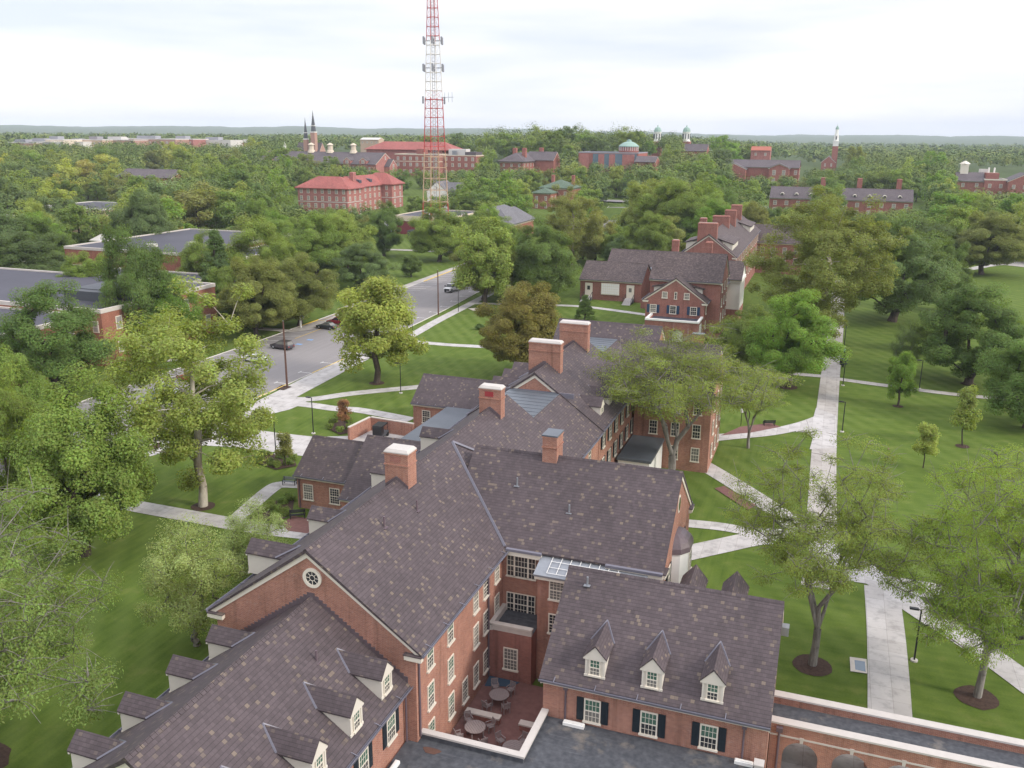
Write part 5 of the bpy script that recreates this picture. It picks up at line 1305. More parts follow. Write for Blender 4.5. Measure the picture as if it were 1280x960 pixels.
def env_broad(rng, n, z0, z1, r, low=.35, lob=.28, inner=.5, seed=0):
    out = []
    zc = z0+(z1-z0)*low
    while len(out) < n:
        d = rng.normal(size=3); d /= np.linalg.norm(d)
        lobe = 1+lob*1.6*mnoise.noise(Vector((d[0]*1.7+seed, d[1]*1.7, d[2]*1.7)))+lob*.5*mnoise.noise(Vector((d[0]*4+seed, d[1]*4, d[2]*4))); lobe = min(lobe, 1.22)
        q = inner+(1-inner)*rng.random()**.5; h = (z1-zc) if d[2] > 0 else (zc-z0)
        p = np.array([d[0]*r*lobe*q, d[1]*r*lobe*q, zc+d[2]*h*lobe*q])
        if p[2] < z0*.8: continue
        out.append(p)
    return np.array(out)
def tr(h, lean=.2, n=4, rng=None, bend=.15):
    return [(lean*h*.1*(i/n)+bend*math.sin(i*2.1), bend*math.cos(i*1.7)-bend, h*i/n) for i in range(n+1)]
# dense shade trees
for i, (sd, lob, n) in enumerate(((3, .3, 120), (8, .4, 105), (15, .35, 130))):
    rng = np.random.default_rng(sd); cl = env_broad(rng, n, 2.6, 15.0, 5.5, .36, lob, .5, sd); rad = .95+.85*rng.random(n)
    finish('broad%d' % i, cl, rad, tr(4.2), .42, 900, .11, .6, 'bark', sd, .85, .5)
# big lobed oak with tiers and gaps
rng = np.random.default_rng(31); cl = env_broad(rng, 115, 2.2, 14.4, 6.4, .38, .45, .5, 4); finish('oak', cl, .95+.8*rng.random(115), tr(3.4), .5, 880, .11, .6, 'bark', 31, .8, .5)
# sycamores: open crown, pale limbs
for i, (sd, n, r, z1, per) in enumerate(((41, 150, 6.0, 21, 420), (44, 250, 7.6, 23, 430))):
    rng = np.random.default_rng(sd); cl = env_broad(rng, n, 2.6, z1, r, .5, .36, .35, sd); rad = .8+.7*rng.random(n)
    finish('sycamore%d' % i, cl, rad, tr(13, .1, 6), .32, per, .112, .62, 'bark_pale', sd, .9, .4, twist=.5, flare=1.25, shell=.2)
# honey locusts: airy layered sprays over grey forked limbs
def twigs(k):
    def f(b, nodes, rr, rng):
        idx = [i for i in range(len(nodes)) if rr[i] < .09]
        for i in idx:
            for _ in range(k):
                p = nodes[i]; d = Vector((rng.normal(), rng.normal(), rng.normal()*.35+.15)).normalized()*(.7+1.1*rng.random())
                m = p+d*.5+Vector((0, 0, .08)); b.tube([p, m, p+d], [.022, .015, .008], 3, cap=False)
    return f
for i, (sd, n, r, z0, z1, per, k) in enumerate(((52, 180, 6.6, 6.2, 13.2, 320, 5), (57, 230, 7.8, 3.4, 11.2, 430, 7), (63, 175, 6.8, 6.4, 13.4, 430, 5))):
    rng = np.random.default_rng(sd); cl = env_broad(rng, n, z0, z1, r, .3, .5, .3, sd); rad = .85+.75*rng.random(n)
    trk = [(0, 0, 0), (.1, 0, 1.3), (.15, .1, 2.4)]; ns = 4 if i != 1 else 5; stm = []
    for q in range(ns):
        a = 6.283*q/ns+rng.random()*.7; rr1 = r*(.3+.12*rng.random()); zt_ = z0+.5+1.8*rng.random()
        stm.append([(.15+rr1*t_**1.3*math.cos(a)+.18*rng.normal(), .1+rr1*t_**1.3*math.sin(a)+.18*rng.normal(), 2.4+(zt_-2.4)*t_) for t_ in (.25, .5, .75, 1.)])
    finish('locust%d' % i, cl, rad, trk, .3, per, .07, .42, 'bark_grey', sd, .36, .6, twist=.45, extra=twigs(k), shell=.1, stems=stm)
# river birch clump: several thin stems, fine leaves
rng = np.random.default_rng(71); cl = env_broad(rng, 95, 1.6, 10.6, 3.4, .42, .4, .3, 7); finish('birch', cl, .7+.55*rng.random(95), tr(1.6), .26, 420, .075, .5, 'bark_grey', 71, .9, .45, extra=twigs(1), shell=.15)
# open young maple
rng = np.random.default_rng(83); cl = env_broad(rng, 78, 2.6, 11, 4.0, .45, .4, .35, 3); finish('maple', cl, .75+.65*rng.random(78), tr(6, .1, 4), .27, 480, .12, .62, 'bark', 83, .85, .45, twist=.4, shell=.25)
# slender young tree, and a round shrub
rng = np.random.default_rng(91); cl = env_broad(rng, 34, 1.1, 5.0, 1.0, .4, .3, .2, 9); finish('young', cl, .38+.25*rng.random(34), tr(3.6, 0, 3), .07, 170, .085, .55, 'bark', 91, .9, .4, minr=.0)
rng = np.random.default_rng(95); cl = env_broad(rng, 22, .05, .9, .5, .4, .2, .3, 2); finish('shrub', cl, .22+.12*rng.random(22), [(0, 0, 0), (0, 0, .3)], .03, 90, .055, .55, 'bark', 95, .9, .5)
# conical dark tree
rng = np.random.default_rng(101); cl = []
for i in range(150):
    t = rng.random()**.8; z = 1.2+14*t; r = 4.6*(1-t)**.75*(.55+.45*rng.random()); a = rng.random()*6.283; cl.append((r*math.cos(a), r*math.sin(a), z))
cl = np.array(cl); finish('conifer', cl, .7+.5*rng.random(150), tr(13, 0, 6), .35, 240, .16, .4, 'bark', 101, .5, .35)
# far trees, one mesh each
for i, sd in enumerate((111, 117, 123, 131)):
    rng = np.random.default_rng(sd); n = 62; cl = env_broad(rng, n, 2.6, 15.5, 5.6, .36, .5, .5, sd); rad = 1.1+.9*rng.random(n)
    P, Nn, S = scatter(cl, rad*.95, 180, .28, rng, .92, .45)
    lm = leaf_mesh('far_crown', P, Nn, S, .6, rng)
    tm = MB().tube([(0, 0, 0), (0.1, 0, 4), (.2, .1, 8)], [.45, .33, .2], 5, cap=False).mesh('far_trunk', 'bark', True)
    PROTO['far%d' % i] = (tm, lm, P[:, 2].max(), 2*np.percentile(np.hypot(P[:, 0], P[:, 1]), 97))

COLS = {'mid': (.113, .17, .03), 'dark': (.083, .138, .03), 'deep': (.075, .12, .036), 'syc': (.128, .162, .036), 'light': (.165, .215, .045), 'yellow': (.215, .25, .048), 'olive': (.132, .152, .038),
        'orange': (.165, .152, .032), 'locust': (.12, .178, .028), 'locust_dark': (.125, .175, .034), 'locust_deep': (.1, .155, .035), 'birch': (.16, .215, .075), 'bright': (.108, .19, .024), 'sage': (.1, .148, .052), 'gold': (.185, .19, .048), 'rust': (.19, .11, .05)}
HUE = {'locust_deep': 'fresh green', 'syc': 'olive green', 'mid': 'mid green', 'dark': 'dark green', 'deep': 'deep green', 'light': 'light green', 'yellow': 'yellow green', 'olive': 'olive green', 'orange': 'orange tinged', 'locust': 'fresh green', 'locust_dark': 'dull green', 'birch': 'pale green', 'bright': 'bright green', 'sage': 'grey green', 'gold': 'golden green', 'rust': 'rusty brown'}
def jit(c, r): 
    k = 1.5+.4*r.random(); h = (r.random()-.5)*.12
    return (c[0]*k*(1+h), c[1]*k, c[2]*k, 1)
TREES = []
def tree(kind, x, y, h, w, col, label, name='tree', cat='tree', group=None, rz=None, mulch=0):
    tm, lm, ph, pw = PROTO[kind]; g = gz(x, y)
    r = thing(name, (x, y, g-.03), label, cat, group)
    s = w/pw; sz = h/ph; r.scale = (s, s, sz); r.rotation_euler.z = rnd.random()*6.28 if rz is None else rz
    for nm, me in (('trunk', tm), ('crown', lm)):
        o = bpy.data.objects.new(nm, me); COL.objects.link(o); o.parent = r
        if nm == 'crown': o.color = jit(COLS[col], rnd)
    TREES.append((x, y, w/2))
    if mulch: mulch_ring(x, y, mulch)
    return r
def ptree(kind, bx, by, ty, wpx, col, label, mulch=0, h=None, name='tree', rz=None, cat='tree', cxoff=0):
    """a tree whose foot shows at (bx, by), its top at row ty and its crown wpx wide"""
    p = at(bx, by); d = (p-Vector((0, 0, CH))).dot(FWD)
    hh = h or (zat(p.x, p.y, bx, ty)-p.z); return tree(kind, p.x, p.y, max(1, hh), wpx*d/F, col, label, name, cat, None, rz, mulch)
# --- left of the halls
ptree('sycamore0', 254, 633, 338, 205, 'light', 'tall light green sycamore with pale limbs on the lawn left of the near hall', 1.3, rz=.6, name='sycamore')
ptree('broad0', 106, 694, 452, 170, 'mid', 'dense mid green shade tree left of the sycamore, over the edge of the road', 0, rz=1.0)
ptree('broad1', 18, 575, 430, 120, 'mid', 'mid green tree at the left edge below the dark broad one')
ptree('oak', 20, 655, 445, 120, 'mid', 'shade tree at the left edge just above the large spreading locust')
ptree('broad1', 72, 492, 346, 138, 'dark', 'dark green broad tree in front of the flat roofed block', 0)
ptree('locust1', -34, 955, 596, 420, 'locust_deep', 'large spreading honey locust with bare grey twigs at the lower left edge', 2.2, name='honey_locust', rz=2.2)
ptree('birch', 246, 806, 640, 118, 'birch', 'pale green river birch clump beside the left dormers of the near hall', 0, name='river_birch')
ptree('birch', 318, 735, 622, 95, 'birch', 'smaller pale green birch between the near hall and the walk', 0, name='river_birch', rz=2)
ptree('maple', 471, 479, 342, 108, 'yellow', 'yellow green open maple standing alone on the lawn beside the road', 1.3, name='maple', rz=.5)
ptree('broad2', 656, 470, 350, 112, 'orange', 'orange tinged oak behind the tall brick chimneys', 1.2, name='oak_tree')
ptree('maple', 606, 385, 270, 78, 'light', 'light green leaning tree by the road left of the dark round one', name='maple', rz=2.6)
ptree('broad0', 681, 378, 268, 88, 'dark', 'round dark green tree standing where the lawn walks meet the road')
ptree('conifer', 731, 403, 368, 26, 'dark', 'small dark conical tree before the low wing with two doors', name='small_conifer')
ptree('sycamore0', 714, 336, 222, 78, 'olive', 'tall olive green sycamore behind the dark round tree', name='sycamore', rz=2)
ptree('broad1', 743, 330, 262, 50, 'olive', 'olive tree left of the brown roofed low wing')
ptree('broad2', 322, 424, 318, 92, 'olive', 'brownish olive oak at the far side of the road, the left of two')
ptree('broad1', 374, 408, 315, 92, 'olive', 'brownish olive oak at the far side of the road, the right of two')
ptree('oak', 300, 400, 316, 70, 'mid', 'green tree crowding the left of the two olive oaks')
ptree('broad0', 549, 327, 250, 74, 'mid', 'full green tree in front of the radio mast')
ptree('broad2', 514, 346, 318, 28, 'dark', 'small round dark tree on the lawn beyond the road')
ptree('broad2', 118, 398, 312, 70, 'mid', 'mid green tree standing against the flat roofed block, left of the tall dark one')
ptree('broad0', 255, 372, 283, 62, 'mid', 'mid green tree in front of the rear flat roof, right of the tall dark one')
ptree('oak', 182, 440, 276, 100, 'dark', 'tall dark green tree rising before the flat roofs at left')
ptree('conifer', 276, 395, 286, 52, 'deep', 'dark bushy tree in front of the flat roofed block, right of the tall one')
ptree('broad1', 218, 440, 342, 70, 'bright', 'bright green tree right behind the sycamore')
ptree('broad0', 192, 462, 400, 44, 'dark', 'dark low tree at the corner of the flat roofed block')
ptree('broad2', 43, 372, 288, 104, 'deep', 'deep green broad tree behind the flat roofed block, leftmost')
ptree('broad2', 430, 345, 262, 82, 'light', 'light green tree nearest the road below the red tiled dormitory')
ptree('oak', 455, 362, 300, 78, 'sage', 'grey green tree by the road left of the small round one')
ptree('broad1', 398, 352, 262, 82, 'mid', 'green tree left of the light green one below the dormitory')
ptree('oak', 480, 320, 250, 54, 'dark', 'dark tree hiding the left end of the studio building')
ptree('broad1', 345, 340, 270, 80, 'mid', 'rounded green tree left of the dormitory, above the olive oaks')
ptree('far0', 349, 236, 184, 50, 'mid', 'green tree in front of the left part of the cupola hall, leftmost of three')
ptree('far1', 379, 232, 191, 42, 'olive', 'olive tree in front of the cupola hall, middle of three')
ptree('far2', 412, 226, 195, 36, 'mid', 'green tree in front of the cupola hall, rightmost of three')
ptree('oak', 612, 305, 262, 58, 'mid', 'green tree before the low studio building')
ptree('broad0', 497, 445, 430, 22, 'deep', 'dark low bush on the lawn right of the maple', name='bush', cat='bush')
ptree('broad1', 600, 412, 404, 13, 'deep', 'small dark bush on the striped lawn left of the orange oak', name='bush', cat='bush')
# --- right of the halls
ptree('locust0', 838, 606, 402, 235, 'locust_dark', 'honey locust in front of the north half of the near hall', 0, name='honey_locust', rz=1.1)
ptree('locust0', 935, 560, 450, 92, 'locust_dark', 'thin honey locust leaning over the brick patio with the bench', 0, name='honey_locust', rz=3.9)
ptree('locust2', 1015, 832, 535, 235, 'locust_dark', 'honey locust with bare grey forked limbs on the lawn below the cross paths', 1.5, name='honey_locust', rz=.3)
ptree('locust1', 1221, 872, 560, 235, 'locust', 'broad fresh green honey locust at the right, beside the leaning lamp post', 1.5, name='honey_locust', rz=0)
ptree('locust2', 1262, 770, 548, 190, 'locust', 'honey locust at the right edge behind the broad one', 0, name='honey_locust', rz=4)
ptree('broad1', 985, 484, 358, 112, 'bright', 'bright green maple with a mulch ring beside the long walk', 1.6, rz=.4)
ptree('broad0', 930, 462, 380, 88, 'mid', 'softer green tree left of the bright maple')
ptree('sycamore1', 1024, 432, 230, 176, 'syc', 'huge sycamore with white limbs beside the long walk', 0, name='sycamore', rz=1)
ptree('oak', 1115, 402, 262, 142, 'deep', 'dark drooping beech on the lawn right of the huge sycamore', 0, name='beech')
ptree('broad2', 1178, 388, 296, 62, 'dark', 'dark green tree between the drooping beech and the open lawn')
ptree('oak', 1210, 480, 346, 140, 'dark', 'dark spreading oak standing on the lawn at right', 1.2, name='oak_tree', rz=2)
ptree('broad0', 1166, 440, 388, 58, 'mid', 'smaller green tree at the left foot of the spreading oak')
ptree('broad1', 1282, 535, 402, 120, 'dark', 'dark dense tree cut by the right edge below the spreading oak')
ptree('maple', 1122, 508, 436, 36, 'bright', 'young bright green tree with a mulch ring right of the long walk', .8, name='young_tree')
ptree('birch', 1127, 470, 395, 34, 'sage', 'thin young grey green tree behind the bright young one', 0, name='young_tree')
ptree('young', 1203, 558, 480, 32, 'light', 'slender upright young tree on the right lawn with a mulch ring', .9, name='young_tree')
ptree('young', 1154, 585, 526, 28, 'light', 'bushy young tree at the top edge of the broad locust', 0, name='young_tree')
ptree('broad2', 1227, 343, 262, 92, 'olive', 'olive green tree by the car park at right', .9)
ptree('oak', 1150, 340, 266, 80, 'deep', 'deep green tree behind the drooping beech')
ptree('broad0', 1268, 300, 240, 70, 'dark', 'dark tree before the hall with the cupola')
ptree('broad1', 1205, 300, 236, 70, 'mid', 'green tree standing left of the car park')
ptree('broad0', 1112, 345, 272, 70, 'mid', 'green tree directly behind the huge sycamore')
ptree('broad1', 940, 420, 395, 30, 'deep', 'dark bush at the foot of the second hall', name='bush', cat='bush')
# --- trees between and behind the second hall
ptree('broad1', 842, 318, 220, 92, 'mid', 'tall green tree behind the chimneys of the second hall')
ptree('broad2', 808, 312, 222, 80, 'light', 'light green tree left behind the chimneys of the second hall')
ptree('oak', 878, 318, 224, 72, 'mid', 'green tree right behind the chimneys of the second hall')
ptree('broad0', 905, 312, 232, 62, 'dark', 'dark tree beyond the roofs of the second hall')
ptree('conifer', 838, 328, 302, 30, 'deep', 'dark low conifer against the second hall', name='small_conifer')
ptree('broad2', 935, 330, 250, 60, 'olive', 'olive tree between the second hall and the huge sycamore')
# --- young trees and shrubs round the drive
ptree('young', 357, 583, 538, 22, 'olive', 'young tree in the planted bed below the lamp post by the drive', 0, name='young_tree')
ptree('young', 430, 535, 498, 19, 'rust', 'young rusty brown tree in the planted bed on the lawn', 0, name='young_tree')
shr = [(324, 578), (331, 570), (338, 581), (346, 584), (352, 573), (360, 581), (366, 575), (412, 536), (417, 529), (425, 540), (421, 524), (436, 528), (438, 537), (322, 648), (330, 640), (338, 634), (346, 640), (354, 630), (362, 626), (345, 648), (357, 644)]
for i, (x, y) in enumerate(shr):
    p = at(x, y); bed = 0 if i < 7 else 1 if i < 13 else 2
    tree('shrub', p.x, p.y, 1.0, 1.35, 'mid', ('low round shrub in the planted bed beside the drive', 'low round shrub in the planted bed under the rusty young tree', 'low round shrub in the bed in front of the west wing')[bed], 'shrub', 'shrub', ('shrubs in the bed beside the drive', 'shrubs in the bed on the lawn', 'shrubs in front of the west wing')[bed])

# --- the wooded campus beyond: every tree its own object
KEEP = [(368, 212, 506, 258), (405, 183, 494, 206), (385, 183, 396, 194), (462, 174, 594, 212), (495, 252, 560, 285), (526, 232, 556, 246), (630, 262, 668, 280), (622, 186, 694, 210), (726, 178, 822, 204), (668, 224, 712, 255), (738, 250, 782, 284),
        (960, 230, 1004, 260), (1052, 230, 1148, 262), (918, 192, 1002, 221), (1014, 150, 1050, 212), (1196, 196, 1282, 240), (0, 148, 250, 179), (250, 160, 300, 181), (380, 134, 406, 176), (812, 152, 866, 172), (720, 260, 960, 430), (0, 350, 40, 400), (90, 303, 140, 325), (130, 360, 168, 410), (235, 289, 285, 302), (104, 243, 138, 254), (860, 160, 885, 190), (184, 208, 212, 222), (1240, 286, 1282, 345), (480, 280, 500, 300)]
def blocked(px, top, base, wpx, vis):
    for a, b, c, d in KEEP:
        if px+wpx*.42 > a and px-wpx*.42 < c and top+(base-top)*.08 < d and base > d-.3*(d-b): return True
    return False
LM = [(40, 305, 'tan building'), (125, 250, 'white-topped shops'), (197, 215, 'apartment house'), (400, 240, 'tiled dormitory'), (440, 200, 'cupola hall'), (545, 195, 'classroom block'), (590, 275, 'studio building'), (300, 290, 'flat roofs'),
      (658, 200, 'brick villa'), (775, 192, 'rotunda'), (690, 245, 'green roofed house'), (950, 208, 'pediment hall'), (1040, 190, 'chapel'), (1100, 248, 'long dormitory'), (1240, 220, 'rightmost hall'), (1180, 185, 'right skyline'), (120, 165, 'town skyline'), (840, 165, 'domed towers'), (860, 260, 'second hall'), (60, 260, 'left edge'), (250, 220, 'left woods')]
rr_ = random.Random(5)
def infoot(x, y, m=0):
    return any(a-m < x < c+m and b-m < y < d+m for a, b, c, d in FOOT)
grid = {}
def near(x, y, w):
    i, j = int(x//14), int(y//14)
    for a in (i-1, i, i+1):
        for b in (j-1, j, j+1):
            for (u, v, c) in grid.get((a, b), ()):
                if (x-u)**2+(y-v)**2 < (.56*(w/2+c))**2: return True
    return False
def addg(x, y, c): grid.setdefault((int(x//14), int(y//14)), []).append((x, y, c))
for x, y, c in TREES: addg(x, y, c)
placed = []
for _ in range(42000):
    ang = R(rr_.uniform(-55, 16)); d = math.sqrt(rr_.uniform(150**2, 800**2)); x, y = d*math.sin(ang), d*math.cos(ang)
    h = rr_.choice((rr_.uniform(10, 15), rr_.uniform(14, 20), rr_.uniform(18, 24)))+(4*rr_.random() if ang > -.36 and d > 420 else 0); w = h*rr_.uniform(.72, 1.12)
    if near(x, y, w): continue
    if infoot(x, y, 2.5): continue
    if re(y)+4 > x > le(y)-5 and y < 500: continue
    if -80 < x < -5 and y < 300 and not (x < -48 and y > 268): continue
    if -11 < x < 42 and y < 330 or 0 < x < 80 and y < 265: continue
    if 40 < x < 120 and 190 < y < 330: continue
    if -106 > x > -158 and 180 < y < 290 and not (y > 262 and x < -128): continue
    if 494 < y < 516 and x > -270: continue
    g = gz(x, y); v = Vector((x, y, g-CH)); dep = v.dot(FWD); px, by = pix((x, y, g)); wpx = w*F/dep; tx, ty = pix((x, y, g+h))
    if px < -60 or px > 1340 or blocked(px, ty, by, wpx, None): continue
    k = rr_.random(); left = px < 330 and by < 330
    pal = ('mid', 'light', 'yellow', 'olive', 'mid', 'bright', 'light', 'dark', 'gold', 'sage') if left else ('mid', 'dark', 'mid', 'deep', 'mid', 'sage', 'olive', 'bright', 'light', 'mid')
    addg(x, y, w/2); placed.append((px, ty, by, x, y, h, w, pal[int(k*10)], d))
# what shows largest becomes objects, the rest one mass
occ = np.zeros((240, 330), bool)
vis = []
for t_ in sorted(placed, key=lambda q: q[8]):
    px, ty, by = t_[:3]; wq = t_[6]*F/t_[8]*.42
    i0, i1 = int(max(0, (px-wq+20)/4)), int(min(329, (px+wq+20)/4)); j0, j1 = int(max(0, ty/2)), int(min(239, (ty+(by-ty)*.9)/2))
    if i1 <= i0 or j1 <= j0: vis.append((0, t_)); continue
    blkk = occ[j0:j1, i0:i1]; a = (~blkk).sum(); blkk[:] = True; vis.append((a, t_))
vis.sort(key=lambda q: -q[0])
NOBJ = 215
objs = [t_ for a, t_ in vis[:NOBJ]]; rest = [t_ for a, t_ in vis[NOBJ:]]
def lmk(px, ty): return min(LM, key=lambda q: (q[0]-px)**2+4*(q[1]-ty)**2)
groups = {}
for t_ in objs: groups.setdefault((lmk(t_[0], t_[1])[2], t_[7]), []).append(t_)
ORD = ['first', 'second', 'third', 'fourth', 'fifth', 'sixth', 'seventh', 'eighth', 'ninth', 'tenth', 'eleventh', 'twelfth', 'thirteenth', 'fourteenth', 'fifteenth', 'sixteenth']
NUM = ['one', 'two', 'three', 'four', 'five', 'six', 'seven', 'eight', 'nine', 'ten', 'eleven', 'twelve', 'thirteen', 'fourteen', 'fifteen', 'sixteen']
for (lm, col), L in groups.items():
    L.sort()
    for i, (px, ty, by, x, y, h, w, c, d) in enumerate(L):
        if len(L) == 1: lab = 'the only %s tree near the %s' % (HUE[c], lm)
        else: lab = '%s tree near the %s, %s from left of %s that colour' % (HUE[c], lm, ORD[min(i, 15)], NUM[min(15, len(L)-1)])
        kind = ('far%d' % rr_.randrange(4)) if d > 330 else ('broad0', 'broad1', 'broad2', 'oak', 'broad1')[rr_.randrange(5)]
        tree(kind, x, y, h, w, c, lab, 'tree', 'tree', 'trees of the wooded campus')

# far-off woods that read as one mass
rng = np.random.default_rng(7); Cs, Ns, Ss = [], [], []
def wood(P, rad, h, per, ls):
    n = 7
    lob = rng.normal(size=(n, 3)); lob /= np.linalg.norm(lob, axis=1)[:, None]; lob[:, 2] = np.abs(lob[:, 2])
    cc = lob*np.array([rad*.6, rad*.6, h*.28])+np.array([0, 0, h*.58]); ci = rng.integers(0, n, per)
    d = rng.normal(size=(per, 3)); d /= np.linalg.norm(d, axis=1)[:, None]; d[:, 2] = d[:, 2]*.8+.15
    Q = np.array(P)+cc[ci]+d*np.array([rad*.5, rad*.5, h*.26])*(.6+.5*rng.random(per))[:, None]
    Nn = d+lob[ci]*.5+rng.normal(size=d.shape)*.13+np.array([0, 0, .45]); Nn /= np.linalg.norm(Nn, axis=1)[:, None]
    Cs.append(Q); Ns.append(Nn); Ss.append(np.full(per, ls)*rng.uniform(.7, 1.3, per))
for (px, ty, by, x, y, h, w, c, d) in rest:
    wood((x, y, gz(x, y)), w/2, h, 520 if d < 450 else 330, .36 if d < 450 else .5)
def far_wood(n, r0, r1, per, ls, hm):
    a = np.radians(rng.uniform(-56, 17, n)); r = np.sqrt(r0**2+(r1**2-r0**2)*rng.random(n))
    for ang, q in zip(a, r):
        x, y = q*math.sin(ang), q*math.cos(ang)
        if infoot(x, y, 6): continue
        g = gz(x, y); h = hm*rng.uniform(.6, 1.45); tx, ty = pix((x, y, g+h))
        if q < 1010 and blocked(tx, ty, ty+40, 14*F/q, None): continue
        wood((x, y, g), h*.55, h, per, ls)
far_wood(1100, 790, 1050, 160, .8, 15); far_wood(2600, 1050, 1900, 50, 1.6, 14); far_wood(3000, 1900, 3200, 14, 3.2, 12)
me = leaf_mesh('distant_woods', np.concatenate(Cs), np.concatenate(Ns), np.concatenate(Ss), .65, rng)
o = bpy.data.objects.new('distant_woods', me); COL.objects.link(o); o.color = (.06, .095, .026, 1); me.materials.clear(); me.materials.append(M['leaf_wood']); struct(o, 'stuff')
# ---------------------------------------------------------------- street furniture
def lamp(bx, by, ty, label, group=None, arm=-1):
    p = at(bx, by); h = max(3.2, min(5.2, zat(p.x, p.y, bx, ty)-p.z)); t = thing('street_lamp', (p.x, p.y, p.z), label, 'lamp')
    b = MB(); b.tube2([(Vector((0, 0, z)), r) for z, r in ((0, .28), (.12, .28), (.13, .16))], 12); b.build('base', 'stone_white', t, (0, 0, 0))
    b = MB(); b.tube([(0, 0, .1), (0, 0, h)], [.075, .06], 8); b.build('post', 'black_metal', t, (0, 0, 0))
    b = MB(); b.tube([(0, 0, h-.08), (arm*.25, 0, h-.02)], .04, 6); b.box(arm*.2, -.14, h-.07, arm*.85, .14, h+.06); hd = b.build('lamp_head', 'black_metal', t, (0, 0, 0))
    b = MB(); b.box(arm*.3, -.11, h-.085, arm*.8, .11, h-.065); b.build('lens', 'lamp_clear', hd, (0, 0, 0)); return t
for a in ((1142.5, 826, 760, 'black lamp post between the diverging walks at the lower right', ), (391.8, 542, 488, 'black lamp post on the lawn above the drive, beside the rusty young tree'), (345, 568, 524, 'black lamp post at the left edge of the drive'),
          (501, 491.5, 454, 'black lamp post by the walk in front of the far west wing'), (515.5, 420, 391, 'black lamp post between the road and the striped lawn, the nearer of two'), (573, 390, 364, 'black lamp post between the road and the striped lawn, the farther of two'),
          (1052.5, 540, 502, 'black lamp post right of the long walk, nearest of the three along it'), (1053.5, 482, 446, 'black lamp post right of the long walk where the cross walk meets it'), (1055, 434, 404, 'black lamp post right of the long walk, farthest of the three along it'),
          (1149, 486, 450, 'black lamp post beside the cross walk left of the spreading oak'), (160, 583, 545, 'black lamp post by the road left of the tall sycamore'), (801, 312, 300, 'small black lamp post on the lawn behind the low wing')): lamp(*a)
p = at(926, 532); t = thing('short_lamp', p, 'short lantern on a black post by the brick patio', 'lamp')
MB().tube([(0, 0, 0), (0, 0, 1.9)], .05, 6).build('post', 'black_metal', t, (0, 0, 0)); MB().tube2([(Vector((0, 0, z)), r) for z, r in ((1.9, .1), (2.0, .2), (2.4, .24), (2.6, .05))], 8).build('lantern', 'lamp_clear', t, (0, 0, 0))
def pole(bx, by, ty, label):
    p = at(bx, by); h = zat(p.x, p.y, bx-3, ty)-p.z; t = thing('utility_pole', p, label, 'pole')
    MB().tube([(0, 0, 0), (0, 0, h)], [.17, .12], 8).build('post', 'wood_pole', t, (0, 0, 0)); MB().tube([(0, 0, h), (0, 0, h+.25)], .05, 5).build('pin', 'galvanised', t, (0, 0, 0))
pole(359, 484, 402, 'brown wooden pole at the kerb by the walk junction'); pole(548, 394, 338, 'brown wooden pole at the kerb near the truck')
def post_sign(bx, by, ty, label):
    p = at(bx, by); h = max(2.5, min(4.5, zat(p.x, p.y, bx, ty)-p.z)); t = thing('sign_post', p, label, 'sign')
    MB().box(-.13, -.13, 0, .13, .13, h).box(-.17, -.17, h, .17, .17, h+.12).build('post', 'white_paint', t, (0, 0, 0))
    s = MB().box(.13, -.04, h*.62, .2, .04, h*.9).box(.2, -.05, h*.6, .95, .05, h*.88).build('sign_panel', 'white_paint', t, (0, 0, 0))
    MB().box(.28, -.07, h*.66, .87, -.05, h*.82).build('lettering_panel', 'grey_far', s, (0, 0, 0))
post_sign(206, 570, 541, 'white wooden sign post by the road near the sycamore'); post_sign(376, 410, 389, 'white wooden sign post across the road by the parked dark sedan')
p = at(301, 521); t = thing('fire_hydrant', p, 'red fire hydrant on the grass by the sidewalk', 'hydrant')
MB().tube2([(Vector((0, 0, z)), r) for z, r in ((0, .22), (.06, .22), (.07, .15), (.62, .15), (.64, .19), (.7, .19), (.72, .14), (.84, .07), (.9, .04))], 12).build('body', 'hydrant', t, (0, 0, 0))
MB().tube([(-.27, 0, .5), (.27, 0, .5)], .075, 8).tube([(0, -.26, .45), (0, 0, .45)], .09, 8).build('nozzle', 'hydrant', t, (0, 0, 0))
p = at(1053.5, 459); t = thing('emergency_phone', p, 'black emergency phone pillar with a blue light beside the long walk', 'phone pillar')
MB().box(-.15, -.15, 0, .15, .15, 3.0).build('pillar', 'black_metal', t, (0, 0, 0)); MB().tube2([(Vector((0, 0, z)), r) for z, r in ((3.0, .17), (3.3, .19), (3.45, .05))], 10).build('beacon', 'blue_light', t, (0, 0, 0)); MB().box(-.1, -.17, 1.2, .1, -.15, 1.7).build('call_panel', 'galvanised', t, (0, 0, 0))
for px, py, lab, m in ((1051.8, 456, 'black litter bin left of the emergency phone pillar', 'black_metal'), (1056.5, 455, 'grey litter bin right of the emergency phone pillar', 'dark_panel')):
    p = at(px, py); t = thing('litter_bin', p, lab, 'bin'); MB().tube2([(Vector((0, 0, z)), r) for z, r in ((0, .32), (.1, .34), (1.0, .38), (1.05, .4), (1.1, .3))], 12).build('body', m, t, (0, 0, 0)); MB().tube2([(Vector((0, 0, z)), r) for z, r in ((1.1, .3), (1.3, .18))], 10).build('lid', 'dark_panel', t, (0, 0, 0))
